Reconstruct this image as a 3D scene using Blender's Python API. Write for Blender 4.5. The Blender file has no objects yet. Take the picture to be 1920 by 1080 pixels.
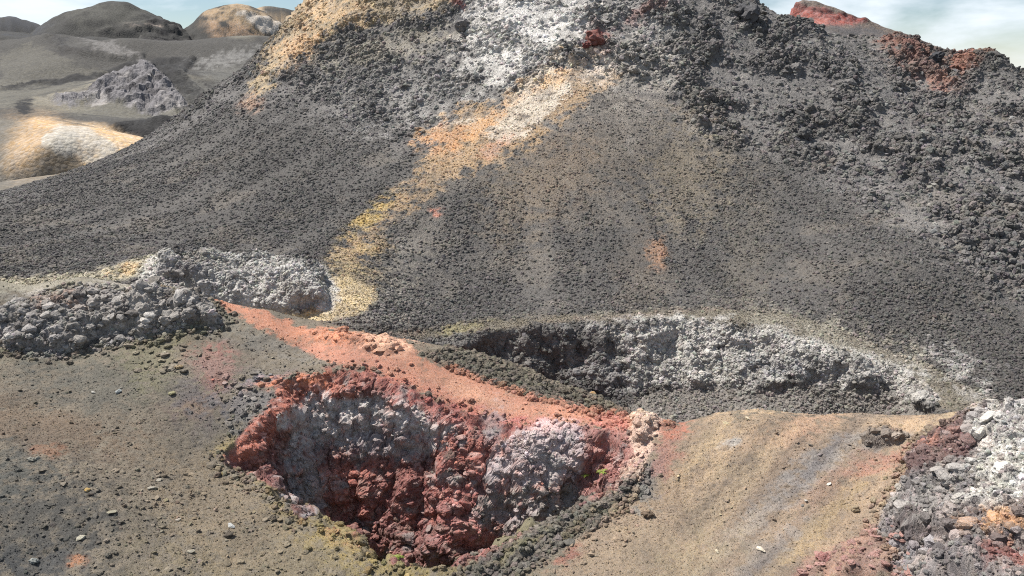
import bpy, math, random, time
import numpy as np
T0 = time.time()
random.seed(7); rng = np.random.RandomState(11)

# ------------------------------------------------------------------ camera, world, sun
scn = bpy.context.scene
CAMZ = 14.0; PITCH = math.radians(15.0); FPX = 1507.0
cd = bpy.data.cameras.new("camera"); cam = bpy.data.objects.new("camera", cd)
scn.collection.objects.link(cam); scn.camera = cam
cam.location = (0, 0, CAMZ); cam.rotation_euler = (math.radians(90) - PITCH, 0, 0)
cd.sensor_width = 36; cd.lens = 36 * FPX / 1920; cd.clip_start = .1; cd.clip_end = 20000

SUN_EL = math.radians(59); SUN_AZ = math.radians(-68)      # azimuth from +Y, negative = left
sdir = np.array([math.sin(SUN_AZ) * math.cos(SUN_EL), math.cos(SUN_AZ) * math.cos(SUN_EL), math.sin(SUN_EL)])
w = bpy.data.worlds.new("World"); scn.world = w; w.use_nodes = True
nt = w.node_tree; nt.nodes.clear()
def N(nt, typ, **kw):
    n = nt.nodes.new(typ)
    for k, v in kw.items():
        if k.startswith('_'): setattr(n, k[1:], v)
        else: n.inputs[k.replace('0x', '')].default_value = v
    return n
L = lambda nt, a, b: nt.links.new(a, b)
sky = nt.nodes.new('ShaderNodeTexSky'); sky.sky_type = 'NISHITA'; sky.sun_disc = False
sky.sun_elevation = SUN_EL; sky.sun_rotation = SUN_AZ; sky.altitude = 1000; sky.air_density = 1.0; sky.dust_density = .1; sky.ozone_density = 1.6
tc = nt.nodes.new('ShaderNodeTexCoord')
mp = nt.nodes.new('ShaderNodeMapping'); mp.inputs['Scale'].default_value = (1.3, 1.3, 5.0); mp.inputs['Location'].default_value = (.75, 0, .3)
L(nt, tc.outputs['Generated'], mp.inputs['Vector'])
nz = N(nt, 'ShaderNodeTexNoise', Scale=2.6, Detail=8.0, Roughness=.55, Distortion=.4)
L(nt, mp.outputs['Vector'], nz.inputs['Vector'])
cr = nt.nodes.new('ShaderNodeValToRGB'); cr.color_ramp.elements[0].position = .47; cr.color_ramp.elements[1].position = .66
L(nt, nz.outputs['Fac'], cr.inputs['Fac'])
mix = nt.nodes.new('ShaderNodeMix'); mix.data_type = 'RGBA'
mm = N(nt, 'ShaderNodeMath', _operation='MULTIPLY'); mm.inputs[1].default_value = .92
L(nt, cr.outputs['Color'], mm.inputs[0]); L(nt, mm.outputs[0], mix.inputs[0])
L(nt, sky.outputs['Color'], mix.inputs[6]); mix.inputs[7].default_value = (10.2, 11.0, 11.8, 1)
bg = nt.nodes.new('ShaderNodeBackground'); bg.inputs['Strength'].default_value = .062
L(nt, mix.outputs[2], bg.inputs['Color'])
wo = nt.nodes.new('ShaderNodeOutputWorld'); L(nt, bg.outputs['Background'], wo.inputs['Surface'])

sd = bpy.data.lights.new("sun", 'SUN'); sd.energy = 5.0; sd.angle = math.radians(.5); sd.color = (1, .955, .89)
sun = bpy.data.objects.new("sun", sd); scn.collection.objects.link(sun)
from mathutils import Vector
sun.rotation_euler = Vector(sdir).to_track_quat('Z', 'Y').to_euler()
scn.cycles.use_denoising = False; scn.cycles.filter_width = 1.1
scn.view_settings.view_transform = 'Standard'; scn.view_settings.look = 'None'
scn.view_settings.exposure = .08 + 0.6; scn.view_settings.gamma = 1; scn.view_settings.use_curve_mapping = False

# ------------------------------------------------------------------ camera maths (pixel of the 1920x1080 photo <-> world)
cp, sp_ = math.cos(PITCH), math.sin(PITCH)
def ray(px, py):
    a = (np.asarray(px, float) - 960) / FPX; b = (540 - np.asarray(py, float)) / FPX
    return a, cp + b * sp_, -sp_ + b * cp            # x, y, z direction
def P(px, py, Y):
    a, b, c = ray(px, py); t = Y / b
    return (a * t, Y, CAMZ + c * t)
def proj(x, y, z):
    dz = z - CAMZ
    f = y * cp - dz * sp_; u = y * sp_ + dz * cp
    f = np.maximum(f, .1)
    return 960 + FPX * x / f, 540 - FPX * u / f

# ------------------------------------------------------------------ noise
perm = np.random.RandomState(5).permutation(256).astype(np.int32); perm = np.concatenate([perm, perm, perm])
_g = np.random.RandomState(6).normal(size=(256, 3)).astype(np.float32); _g /= np.linalg.norm(_g, axis=1)[:, None]; _g *= 1.6
_r3 = np.random.RandomState(8).rand(256, 3).astype(np.float32)
def perlin(x, y, z):
    xi = np.floor(x).astype(np.int32); yi = np.floor(y).astype(np.int32); zi = np.floor(z).astype(np.int32)
    fx = (x - xi).astype(np.float32); fy = (y - yi).astype(np.float32); fz = (z - zi).astype(np.float32)
    u = fx*fx*fx*(fx*(fx*6-15)+10); v = fy*fy*fy*(fy*(fy*6-15)+10); w_ = fz*fz*fz*(fz*(fz*6-15)+10)
    xi &= 255; yi &= 255; zi &= 255
    def c(i, j, k):
        g = _g[perm[perm[perm[(xi+i) & 255] + ((yi+j) & 255)] + ((zi+k) & 255)]]
        return g[:, 0]*(fx-i) + g[:, 1]*(fy-j) + g[:, 2]*(fz-k)
    a = c(0,0,0); a += u*(c(1,0,0)-a); b = c(0,1,0); b += u*(c(1,1,0)-b); a += v*(b-a)
    d = c(0,0,1); d += u*(c(1,0,1)-d); e = c(0,1,1); e += u*(c(1,1,1)-e); d += v*(e-d)
    return a + w_*(d-a)
def fbm(x, y, z, o=4, g=.5):
    s = 0; a = 1; 
    for i in range(o):
        s = s + a * perlin(x + 17.3*i, y + 9.1*i, z + 3.7*i); x = x*2.03; y = y*2.03; z = z*2.03; a *= g
    return s
def worley(x, y, z):
    xi = np.floor(x).astype(np.int32); yi = np.floor(y).astype(np.int32); zi = np.floor(z).astype(np.int32)
    fx = (x - xi).astype(np.float32); fy = (y - yi).astype(np.float32); fz = (z - zi).astype(np.float32)
    F = np.full(x.shape, 9, np.float32); I = np.zeros(x.shape, np.int32)
    for i in (-1, 0, 1):
        for j in (-1, 0, 1):
            pij = perm[perm[(xi+i) & 255] + ((yi+j) & 255)]
            for k in (-1, 0, 1):
                h = perm[pij + ((zi+k) & 255)]
                r = _r3[h]
                d = (i + r[:, 0] - fx)**2 + (j + r[:, 1] - fy)**2 + (k + r[:, 2] - fz)**2
                m = d < F
                F = np.where(m, d, F); I = np.where(m, h, I)
    return np.sqrt(F), I

def sstep(a, b, x):
    t = np.clip((x - a) / (b - a), 0, 1); return t*t*(3-2*t)
def sdf(px, py, poly):
    """signed distance to polygon, positive inside"""
    poly = np.asarray(poly, float); d = np.full(px.shape, 1e18); ins = np.zeros(px.shape, bool)
    n = len(poly)
    for i in range(n):
        ax, ay = poly[i]; bx, by = poly[(i+1) % n]
        ex, ey = bx-ax, by-ay; wx, wy = px-ax, py-ay
        t = np.clip((wx*ex+wy*ey) / (ex*ex+ey*ey+1e-12), 0, 1)
        d = np.minimum(d, (wx-ex*t)**2 + (wy-ey*t)**2)
        c = ((ay <= py) & (by > py)) | ((by <= py) & (ay > py))
        if abs(ey) > 1e-12: ins ^= c & (px < ax + (py-ay) * ex / ey)
    d = np.sqrt(d); return np.where(ins, d, -d)

class TPS:
    def __init__(s, pts, sc=20., reg=1e-4):
        p = np.array(pts, float); s.c = p[:, :2] / sc; s.sc = sc; n = len(p)
        s.m = p[:, 2].mean()
        r2 = ((s.c[:, None] - s.c[None])**2).sum(-1); K = .5 * r2 * np.log(r2 + 1e-12) + reg * np.eye(n)
        A = np.zeros((n+3, n+3)); A[:n, :n] = K; A[:n, n] = 1; A[:n, n+1:] = s.c; A[n, :n] = 1; A[n+1:, :n] = s.c.T
        s.w = np.linalg.solve(A, np.concatenate([p[:, 2], [0, 0, 0]]))
    def __call__(s, x, y):
        x = (np.asarray(x) / s.sc).astype(np.float32); y = (np.asarray(y) / s.sc).astype(np.float32)
        n = len(s.c); z = s.w[n] + s.w[n+1]*x + s.w[n+2]*y
        for i in range(n):
            r2 = (x - s.c[i, 0])**2 + (y - s.c[i, 1])**2
            z = z + (.5 * s.w[i]) * r2 * np.log(r2 + 1e-12)
        return z
def hit(f, px, py, y0, y1, n=400):
    """first world xy where the ray through the pixel meets surface f"""
    a, b, c = ray(px, py); Y = np.linspace(y0, y1, n); x = a/b*Y; z = CAMZ + c/b*Y
    g = z - f(x, Y); k = np.where(g <= 0)[0]
    if len(k) == 0: k = [int(np.argmin(g))]
    k = k[0]
    if k > 0 and g[k] < 0: t = g[k-1] / (g[k-1]-g[k]); return (x[k-1] + t*(x[k]-x[k-1]), Y[k-1] + t*(Y[k]-Y[k-1]))
    return (x[k], Y[k])

SAT = .70
def lin(c):
    c = np.asarray(c, float) / 255; c = np.where(c <= .04045, c/12.92, ((c+.055)/1.055)**2.4)
    g = c @ np.array([.3, .55, .15]); return (g + (c - g)*SAT) * np.array([1.03, 1.0, .955])
#@TERRAIN
TILT = .0472
T = lambda L_: [(x, y, z + TILT*y) for x, y, z in L_]
# ------------------------------------------------------------------ near ground: left mound, red ridge, right slope
A_pts = [P(*p) for p in [
    # crest line, left to right
    (-500,500,37),(-200,515,37),(0,528,37),(150,520,36.8),(300,540,36),(400,566,35.6),(500,590,35.2),(600,612,34.6),(700,632,33.9),(760,640,33.5),
    (850,690,32.3),(960,730,31.2),(1080,762,30.2),(1200,788,29),(1275,793,28.6),(1340,778,28.6),(1420,772,28.3),(1600,776,28),(1780,781,27.6),
    # on the front side
    (560,650,33.4),(700,690,31.4),(860,765,29.8),(1000,805,28.6),(1130,800,28.4),
    (0,600,34.3),(200,620,33.8),(400,620,33.6),(0,700,30),(200,720,30),(400,700,30.8),(-300,700,29),
    (0,850,24.8),(200,870,25),(420,862,27.0),(530,720,30.4),(470,800,28.4),
    (0,1080,19.4),(200,1080,19.8),(400,1060,21),(560,975,23.6),(690,1045,22.0),(740,1058,21.8),(870,1056,21.8),(1060,962,24.2),(1185,880,25.6),
    (1190,1080,21),(1400,1080,20.8),(1600,1080,20),(1300,950,24),(1500,900,24.4),(1650,850,25.2),(1700,1000,21.2),(1780,900,22.0),(1920,860,21.4),(1850,960,20),(1900,1080,17.6),(1760,1080,18.6),(2100,900,19),(2200,1080,16.6),(1800,800,24.6),(1900,770,24.2),(2020,740,23.6),(2300,720,22),
    (-300,1080,18.5),(-300,900,22),(960,1080,21.2),
    ]]
A_pts += T([(-30,10,-.5),(-12,10,-2.5),(0,10,-4.2),(6,9,-3),(13,10,1.5),(26,10,3),(0,15,-3.8),(6,15,-3.2),(11.5,15,1.6),(-12,15,-1.8),(25,15,3.5)])
A_pts += [P(*p) for p in [
    # lee side of the ridge, in view only between path and second crater
    (900,672,35.5),(1000,704,34.6),(1120,745,33.6),(1180,775,31.8),(830,664,35.8)]]
A_pts += T([(-33,41,-3.0),(-24,40.5,-1.5),(-16,40.0,-1.2),(-11,39.5,-1.6),(-7,39,-2.2),(-4,38,-3.4),(2,38,-5),(5,35,-4.6),(9,32.5,-4.2),(14,32,-4.),(20,32,-4.),(28,32,-4),(-2,42,-6),(8,40,-9),(20,40,-9),(-12,43,-4),(-25,44,-4),(34,38,-8),(3.5,31.4,-1.9),(6,31,-2.6),(9,30.2,-1.6),(14,30,-1.5),(20,30,-1.6)])
fA = TPS(A_pts)
# ------------------------------------------------------------------ second crater and the big cone
B_pts = [P(*p) for p in [
    # crater rim path and what lies at its foot
    (700,628,41),(780,634,42),(900,612,44),(1080,600,45.5),(1300,586,47),(1450,594,46.5),(1600,640,44.5),(1760,715,41),(1860,758,38.6),
    (640,560,43.3),(600,598,42),(560,590,42.5),(480,585,42.5),(400,570,42.5),
    (300,485,45.5),(150,508,44),(0,530,43),(-300,540,43),
    (350,500,47),(500,500,47.5),(620,510,46.5),
    # flank
    (0,450,54),(0,375,66),(-300,440,62),(150,330,71),(300,272,78),(400,190,83),(480,112,87),(540,50,89),(590,0,90.5),(640,-60,92),
    (200,420,58),(400,380,61),(500,250,73),(620,100,83),(600,440,54),(600,300,67),(750,400,58),(800,200,75),(750,30,85),
    (800,560,48),(960,560,49.5),(960,450,56),(960,300,65),(960,150,74.5),(960,0,84),(960,-150,95),
    (1150,500,53),(1150,400,59),(1150,100,78),(1150,0,84.5),(1150,-120,94),
    (1300,540,51.5),(1350,420,58.5),(1350,250,69),(1350,100,79),(1330,-30,86),(1380,14,84.5),(1420,38,84),(1460,48,84),(1530,72,83.5),(1590,98,83),
    (1500,540,50),(1550,400,59),(1550,250,69),(1600,150,77),
    (1635,90,86),(1685,70,87),(1740,96,86.5),(1785,124,85.5),(1815,110,84.8),(1850,94,84),(1885,118,83.5),(1920,150,83),(1770,160,81),(1850,190,77),(1690,160,80),
    (1700,500,50),(1750,350,61),(1900,300,65),(1900,450,55),(1900,600,46.5),(1900,700,41.6),(1780,620,45.5),
    (2100,180,78),(2300,260,72),(2400,400,62),(2400,560,50),(2400,680,42),(2100,680,42.5),
    ]]
B_pts += T([(x, 34, z) for x, z in ((-28,-3),(-14,-3.5),(0,-5),(14,-5),(28,-6))])
B_pts += T([(-60,110,-14),(-40,112,-4),(-20,118,6),(0,118,26),(22,112,22),(36,108,8),(52,106,3),(75,104,-2),(-75,90,-10),(-16,103,17),(34,98,11),(46,98,10),(60,96,7)])
fB = TPS(B_pts, reg=3e-4)
# ------------------------------------------------------------------ hills and lava plain far behind on the left
C_pts = [P(*p) for p in [
    (0,365,92),(100,358,97),(160,348,102),(300,300,112),(80,300,108),(180,290,112),(0,300,110),(0,238,126),(60,228,128),(100,224,129),(180,238,128),(240,254,126),(297,269,124),(-200,260,126),(-200,330,104),
    (0,205,185),(120,210,178),(250,225,170),(330,232,168),(370,218,178),
    (60,185,198),(110,178,205),(200,165,208),(235,145,212),(268,126,216),(300,140,212),(345,175,200),(368,205,188),(150,200,195),(300,212,190),
    (120,120,262),(200,120,268),(300,118,275),(420,180,205),(400,130,260),(480,90,290),(0,160,230),(100,152,245),(200,138,255),
    (0,60,330),(60,62,345),(100,75,320),(180,110,290),(0,110,280),(-200,60,300),(-200,120,260),
    (250,92,320),(330,105,320),(400,100,330),(470,70,350),
    (560,60,360),(560,100,320),(700,80,360)]]
C_pts += T([(-120,150,-10),(-90,150,-8),(-70,150,-10),(-30,150,-14),(10,150,-12),(40,150,-14),(-100,145,-9),(10,110,-14),(-60,105,-10),(100,120,-16),(100,200,-14),(60,300,-8),(160,300,-8),(0,300,-2),(-200,200,-2),(-200,110,-6),(-120,95,-8)])
fC0 = TPS(C_pts, sc=60)
def bump_hill(x, y, cx, cy, rx, ry, h, p=1.6, rot=0):
    c, s = math.cos(rot), math.sin(rot); dx, dy = x-cx, y-cy
    d = np.sqrt(((dx*c+dy*s)/rx)**2 + ((-dx*s+dy*c)/ry)**2)
    return h * np.exp(-d**p)
FH = [(208,4,395,62,60,1.9),(448,12,430,50,60,2.1),(520,12,500,60,60,2.2),(18,30,640,60,80,1.9),(-160,10,500,90,80,1.9)]
MH = [(-40,80,300,60,40,1.8,3),(225,95,285,22,14,1.8,5.5),(440,110,300,45,20,1.7,6),(110,88,300,16,12,1.8,4),(330,85,330,40,14,1.7,2)]
def fD(x, y):          # farthest hills
    hs = []
    for u, v, Y, rx, ry, p in FH:
        X, _, Z = P(u, v, Y); hs.append(bump_hill(x, y, X, Y, rx, ry, Z + 8, p))
    return -18 + np.maximum.reduce(hs) + 10*sstep(300, 360, y)

# ------------------------------------------------------------------ outlines, as pixels of the photo cast onto the ground
PIT = [(420,866),(440,830),(478,790),(520,745),(512,722),(560,706),(640,697),(705,700),(740,722),(800,748),(860,772),(930,795),(1000,806),(1080,798),(1130,806),(1160,812),
       (1176,830),(1188,880),(1150,925),(1105,945),(1060,958),(985,1000),(905,1040),(870,1054),(800,1058),(740,1056),(695,1040),(640,1000),(600,978),(562,978),(540,950),(500,905),(460,885)]
pit_xy = [hit(fA, u, v, 18, 34) for u, v in PIT]
PIT_B = [(650,930,27.8,.6,1.3),(830,900,28.0,.8,1.1),(950,860,28.0,.7,.7),(1010,850,27.8,.9,.6),(890,1015,26.2,.5,1.0),(750,960,27,.4,.6),
         (700,780,29.4,1.2,-1.1),(1088,880,27.0,.45,-1.2),(560,880,27.6,1.0,-1.0),(720,900,27.6,.4,-1.0),(800,800,29.2,.5,-.5),(590,800,29.0,.5,-.6)]
def pit_depth(x, y):
    d = sdf(x, y, pit_xy)
    m = d > -1.2
    if not m.any(): return d, np.zeros_like(x)
    dd = d.copy(); xm, ym = x[m], y[m]
    dd[m] += .38*fbm(xm*.55, ym*.55, xm*0, 3) + .12*perlin(xm*2.3, ym*2.3, xm*0)
    e = np.maximum(dd, 0)
    back = sstep(24.5, 29, y)                          # the far wall is rather less sheer than the near one
    slope = 2.6*(1-back) + 2.75*back
    dep = 8.2 * (1 - np.exp(-(e*slope/8.2)**1.12))
    dep = np.where(e > 0, dep, 0)
    k = np.zeros_like(x); mi = e > 0
    for u, v, Y, r, h in PIT_B:
        bx = P(u, v, Y)[0]; k[mi] += h*np.exp(-(((x[mi]-bx)**2 + (y[mi]-Y)**2)/r**2)**1.5)
    dep = np.maximum(dep - k*np.clip(dep/1.5, 0, 1), 0)
    return d, dep
# second crater, wall seen beyond the ridge
CR2 = [(790,640),(850,640),(905,622),(1000,606),(1075,604),(1150,606),(1250,598),(1350,598),(1430,618),(1500,640),(1600,662),(1680,690),(1740,725),(1768,765)]
cr2_xy = [hit(fB, u, v, 38, 50) for u, v in CR2] + [(18.5,33.5),(2,33.5),(-4.5,38)]
def cr2_depth(x, y):
    d = sdf(x, y, cr2_xy); dd = d.copy(); m = d > -1.5
    if m.any():
        xm, ym = x[m], y[m]; dd[m] += .5*fbm(xm*.4, ym*.4, xm*0+5, 3) + .2*perlin(xm*1.7, ym*1.7, xm*0)
    e = np.maximum(dd, 0)
    return d, np.where(x < 5.5, 3.6, 2.9)*0 + (3.7-.9*sstep(2, 8, x))*(1-np.exp(-(e*(2.1-.4*sstep(2, 8, x))/(3.7-.9*sstep(2, 8, x)))**1.3))
def cast(f, poly, y0, y1): return [hit(f, u, v, y0, y1) for u, v in poly]
# left clinker outcrop (on A), grey wall outcrop (on B), right foreground crag (on A) ...
OC1 = cast(fA, [(-60,645),(-60,600),(60,566),(150,545),(260,552),(330,556),(390,570),(412,596),(405,612),(350,612),(280,630),(200,648),(130,662),(40,662)], 25, 40)
OC3 = cast(fA, [(1640,1000),(1660,960),(1700,900),(1722,850),(1735,815),(1800,800),(1860,790),(1940,780),(2200,780),(2300,1260),(1740,1260),(1700,1050)], 9, 28)
SLAB = cast(fA, [(1615,828),(1625,812),(1660,806),(1715,816),(1690,830),(1640,842)], 20, 30)
RUB = cast(fA, [(1500,1075),(1520,1040),(1590,1020),(1640,985),(1690,1000),(1700,1040),(1670,1090),(1500,1100)], 18, 28)
KNOB = cast(fA, [(575,634),(590,620),(640,618),(668,632),(740,634),(756,650),(740,668),(690,668),(640,652)], 28, 38)
KNOB2 = cast(fA, [(1182,800),(1180,778),(1195,768),(1225,772),(1240,792),(1215,830),(1188,830)], 22, 32)
LIP = cast(fA, [(1188,880),(1196,900),(1150,950),(1090,985),(1020,1030),(960,1075),(870,1085),(880,1062),(985,1012),(1060,970),(1110,955),(1150,935)], 18, 28)
def polybulge(x, y, poly, h, wdt, nf=.5, na=.4):
    d = sdf(x, y, poly); m = d > -2; r = np.zeros_like(x)
    if m.any():
        xm, ym = x[m], y[m]; dd = d[m] + na*fbm(xm*nf, ym*nf, xm*0+9, 3)
        r[m] = h * sstep(0, wdt, dd)
    return d, r

OC2_top = [(-12.6,45.6),(-10.9,46.4),(-8.5,46.5),(-5.5,46.1),(-3.6,45.1),(-3.0,44.0)]
def oc2(x, y):
    # rock lip whose face looks at the camera
    poly = [P(290,512,43.6)[:2], P(335,545,43.0)[:2], P(400,575,42.5)[:2], P(500,582,42.4)[:2], P(575,587,42.2)[:2], P(610,582,42.6)[:2], P(620,556,44)[:2], P(596,520,46.3)[:2], P(520,500,47.2)[:2], P(400,498,47.2)[:2], P(310,496,46)[:2]]
    d = sdf(x, y, poly); m = d > -2; r = np.zeros_like(x)
    if m.any():
        xm, ym = x[m], y[m]; dd = d[m] + .35*fbm(xm*.6, ym*.6, xm*0+3, 3)
        top = .95 + .2*perlin(xm*.5, ym*.5, xm*0)
        r[m] = top * sstep(-.05, .85, dd)
    return d, r

def zA(x, y):
    z = fA(x, y); d, dep = pit_depth(x, y); z = z - dep
    inside = {'pit': d}
    d1, r = polybulge(x, y, OC1, .62, 1.3); z = z + r - .3*sstep(0,1.2,-d1)*0; inside['oc1'] = d1
    d3, r = polybulge(x, y, OC3, .55, .8, .6, .45)
    up = np.clip((x-9.5)/4, 0, 1.3); z = z + r; inside['oc3'] = d3
    ds, r = polybulge(x, y, SLAB, .32, .25, 1.5, .15); z = z + r; inside['slab'] = ds
    dr, r = polybulge(x, y, RUB, .25, .6); z = z + r; inside['rub'] = dr
    dk, r = polybulge(x, y, KNOB, .12, .6, 1.2, .35); z = z + r; inside['knob'] = dk
    dk2, r = polybulge(x, y, KNOB2, .25, .4, 1.2, .2); z = z + r; inside['knob2'] = dk2
    dl, r = polybulge(x, y, LIP, .1, .4, 1.2, .2); z = z + r; inside['lip'] = dl
    return z, inside
def zB(x, y):
    z = fB(x, y); d, dep = cr2_depth(x, y); z = z - dep
    d2, r = oc2(x, y); z = z + r
    return z, {'cr2': d, 'oc2': d2}
def zC(x, y):
    f = sstep(335, 385, y); c = fC0(x, y)*(1-f) - 12*f
    for u, v, Y, rx, ry, p, h in MH:
        X, _, Z = P(u, v, Y); c = c + bump_hill(x, y, X, Y, rx, ry, h, p)
    rid = 1 - np.abs(fbm(x*.011+3, y*.011, x*0+1, 3)); c = c + (2.2*rid - 3.2)*sstep(150, 230, y)*(y < 380)
    z = np.maximum(c, np.where(y > 260, fD(x, y), -99)); return z, {}

def axis(segs):
    out = []
    for a, b, s in segs: out += list(np.arange(a, b - 1e-6, s))
    return np.array(out + [segs[-1][1]])
class Grid:
    def __init__(s, rows, nd, f, side=1.05, full=True):
        tx = np.concatenate([np.linspace(-side, -.76, 44)[:-1], np.linspace(-.76, .76, nd), np.linspace(.76, side, 44)[1:]]) if full is True else full
        s.Y, s.TX = np.meshgrid(rows, tx, indexing='ij'); s.sh = s.Y.shape
        s.x = (s.TX * s.Y).ravel(); s.y = s.Y.ravel()
        s.z, s.ins = f(s.x, s.y); s.z = s.z.astype(float)
        s.normals()
        s.px, s.py = proj(s.x, s.y, s.z)
    def normals(s):
        p = np.stack([s.x, s.y, s.z], -1).reshape(*s.sh, 3)
        dr = np.gradient(p, axis=0); dc = np.gradient(p, axis=1)
        n = np.cross(dc, dr); n /= np.linalg.norm(n, axis=-1, keepdims=True) + 1e-12
        s.n = n.reshape(-1, 3)
    def displace(s, d, upmix=.0):
        n = s.n
        s.x = s.x + n[:, 0]*d; s.y = s.y + n[:, 1]*d; s.z = s.z + n[:, 2]*d
# ------------------------------------------------------------------ mineral colours (mostly stains and deposits, with some painted shade among them)
def paint(g, k, base, layers):
    u, v = g.px, g.py; X, Y, Z = g.x*k, g.y*k, g.z*k
    w1 = fbm(X*.9, Y*.9, Z*.9, 4, .6); w2 = fbm(X*.9+40, Y*.9, Z*.9+7, 4, .6)
    sp = fbm(X*2.3+9, Y*2.3, Z*2.3, 5, .72)
    col = np.tile(lin(base), (len(u), 1))
    for ly in layers:
        kind, geo, c, soft, op = ly[:5]; wp = ly[5] if len(ly) > 5 else 14; br = ly[6] if len(ly) > 6 else .6
        if kind in 'pn':
            geo = np.array(geo, float); x0, y0 = geo.min(0) - soft - wp*3; x1, y1 = geo.max(0) + soft + wp*3
        else:
            cx, cy, rx, ry, rot = geo; R = max(rx, ry)*2.2 + wp*3; x0, x1, y0, y1 = cx-R, cx+R, cy-R, cy+R
        m = (u > x0) & (u < x1) & (v > y0) & (v < y1)
        if not m.any(): continue
        um = u[m] + wp*w1[m]; vm = v[m] + wp*w2[m]*.7
        if kind == 'n':      # scattered patches: wp = patch size in metres, br = threshold
            q = k*1.0; sc_ = 1/wp
            nn = fbm(g.x[m]*sc_ + c[0], g.y[m]*sc_ + c[1], g.z[m]*sc_, 4, .62)
            a = sstep(-soft, soft, sdf(u[m], v[m], geo)) * sstep(br, br + .5, nn); col[m] = col[m]*(1-a[:, None]*op) + lin(c)*a[:, None]*op; continue
        if kind == 'p': a = sstep(-soft, soft, sdf(um, vm, geo))
        else:
            r_ = math.radians(rot); dx, dy = um-cx, vm-cy
            a = np.exp(-(((dx*math.cos(r_)+dy*math.sin(r_))/rx)**2 + ((-dx*math.sin(r_)+dy*math.cos(r_))/ry)**2)**1.3)
        a = np.clip(a, 0, 1); a = np.clip(a*(1 + br*.8*sp[m]) + 4*a*(1-a)*br*1.6*sp[m], 0, 1) * op
        col[m] = col[m]*(1-a[:, None]) + lin(c)*a[:, None]
    return col
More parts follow.
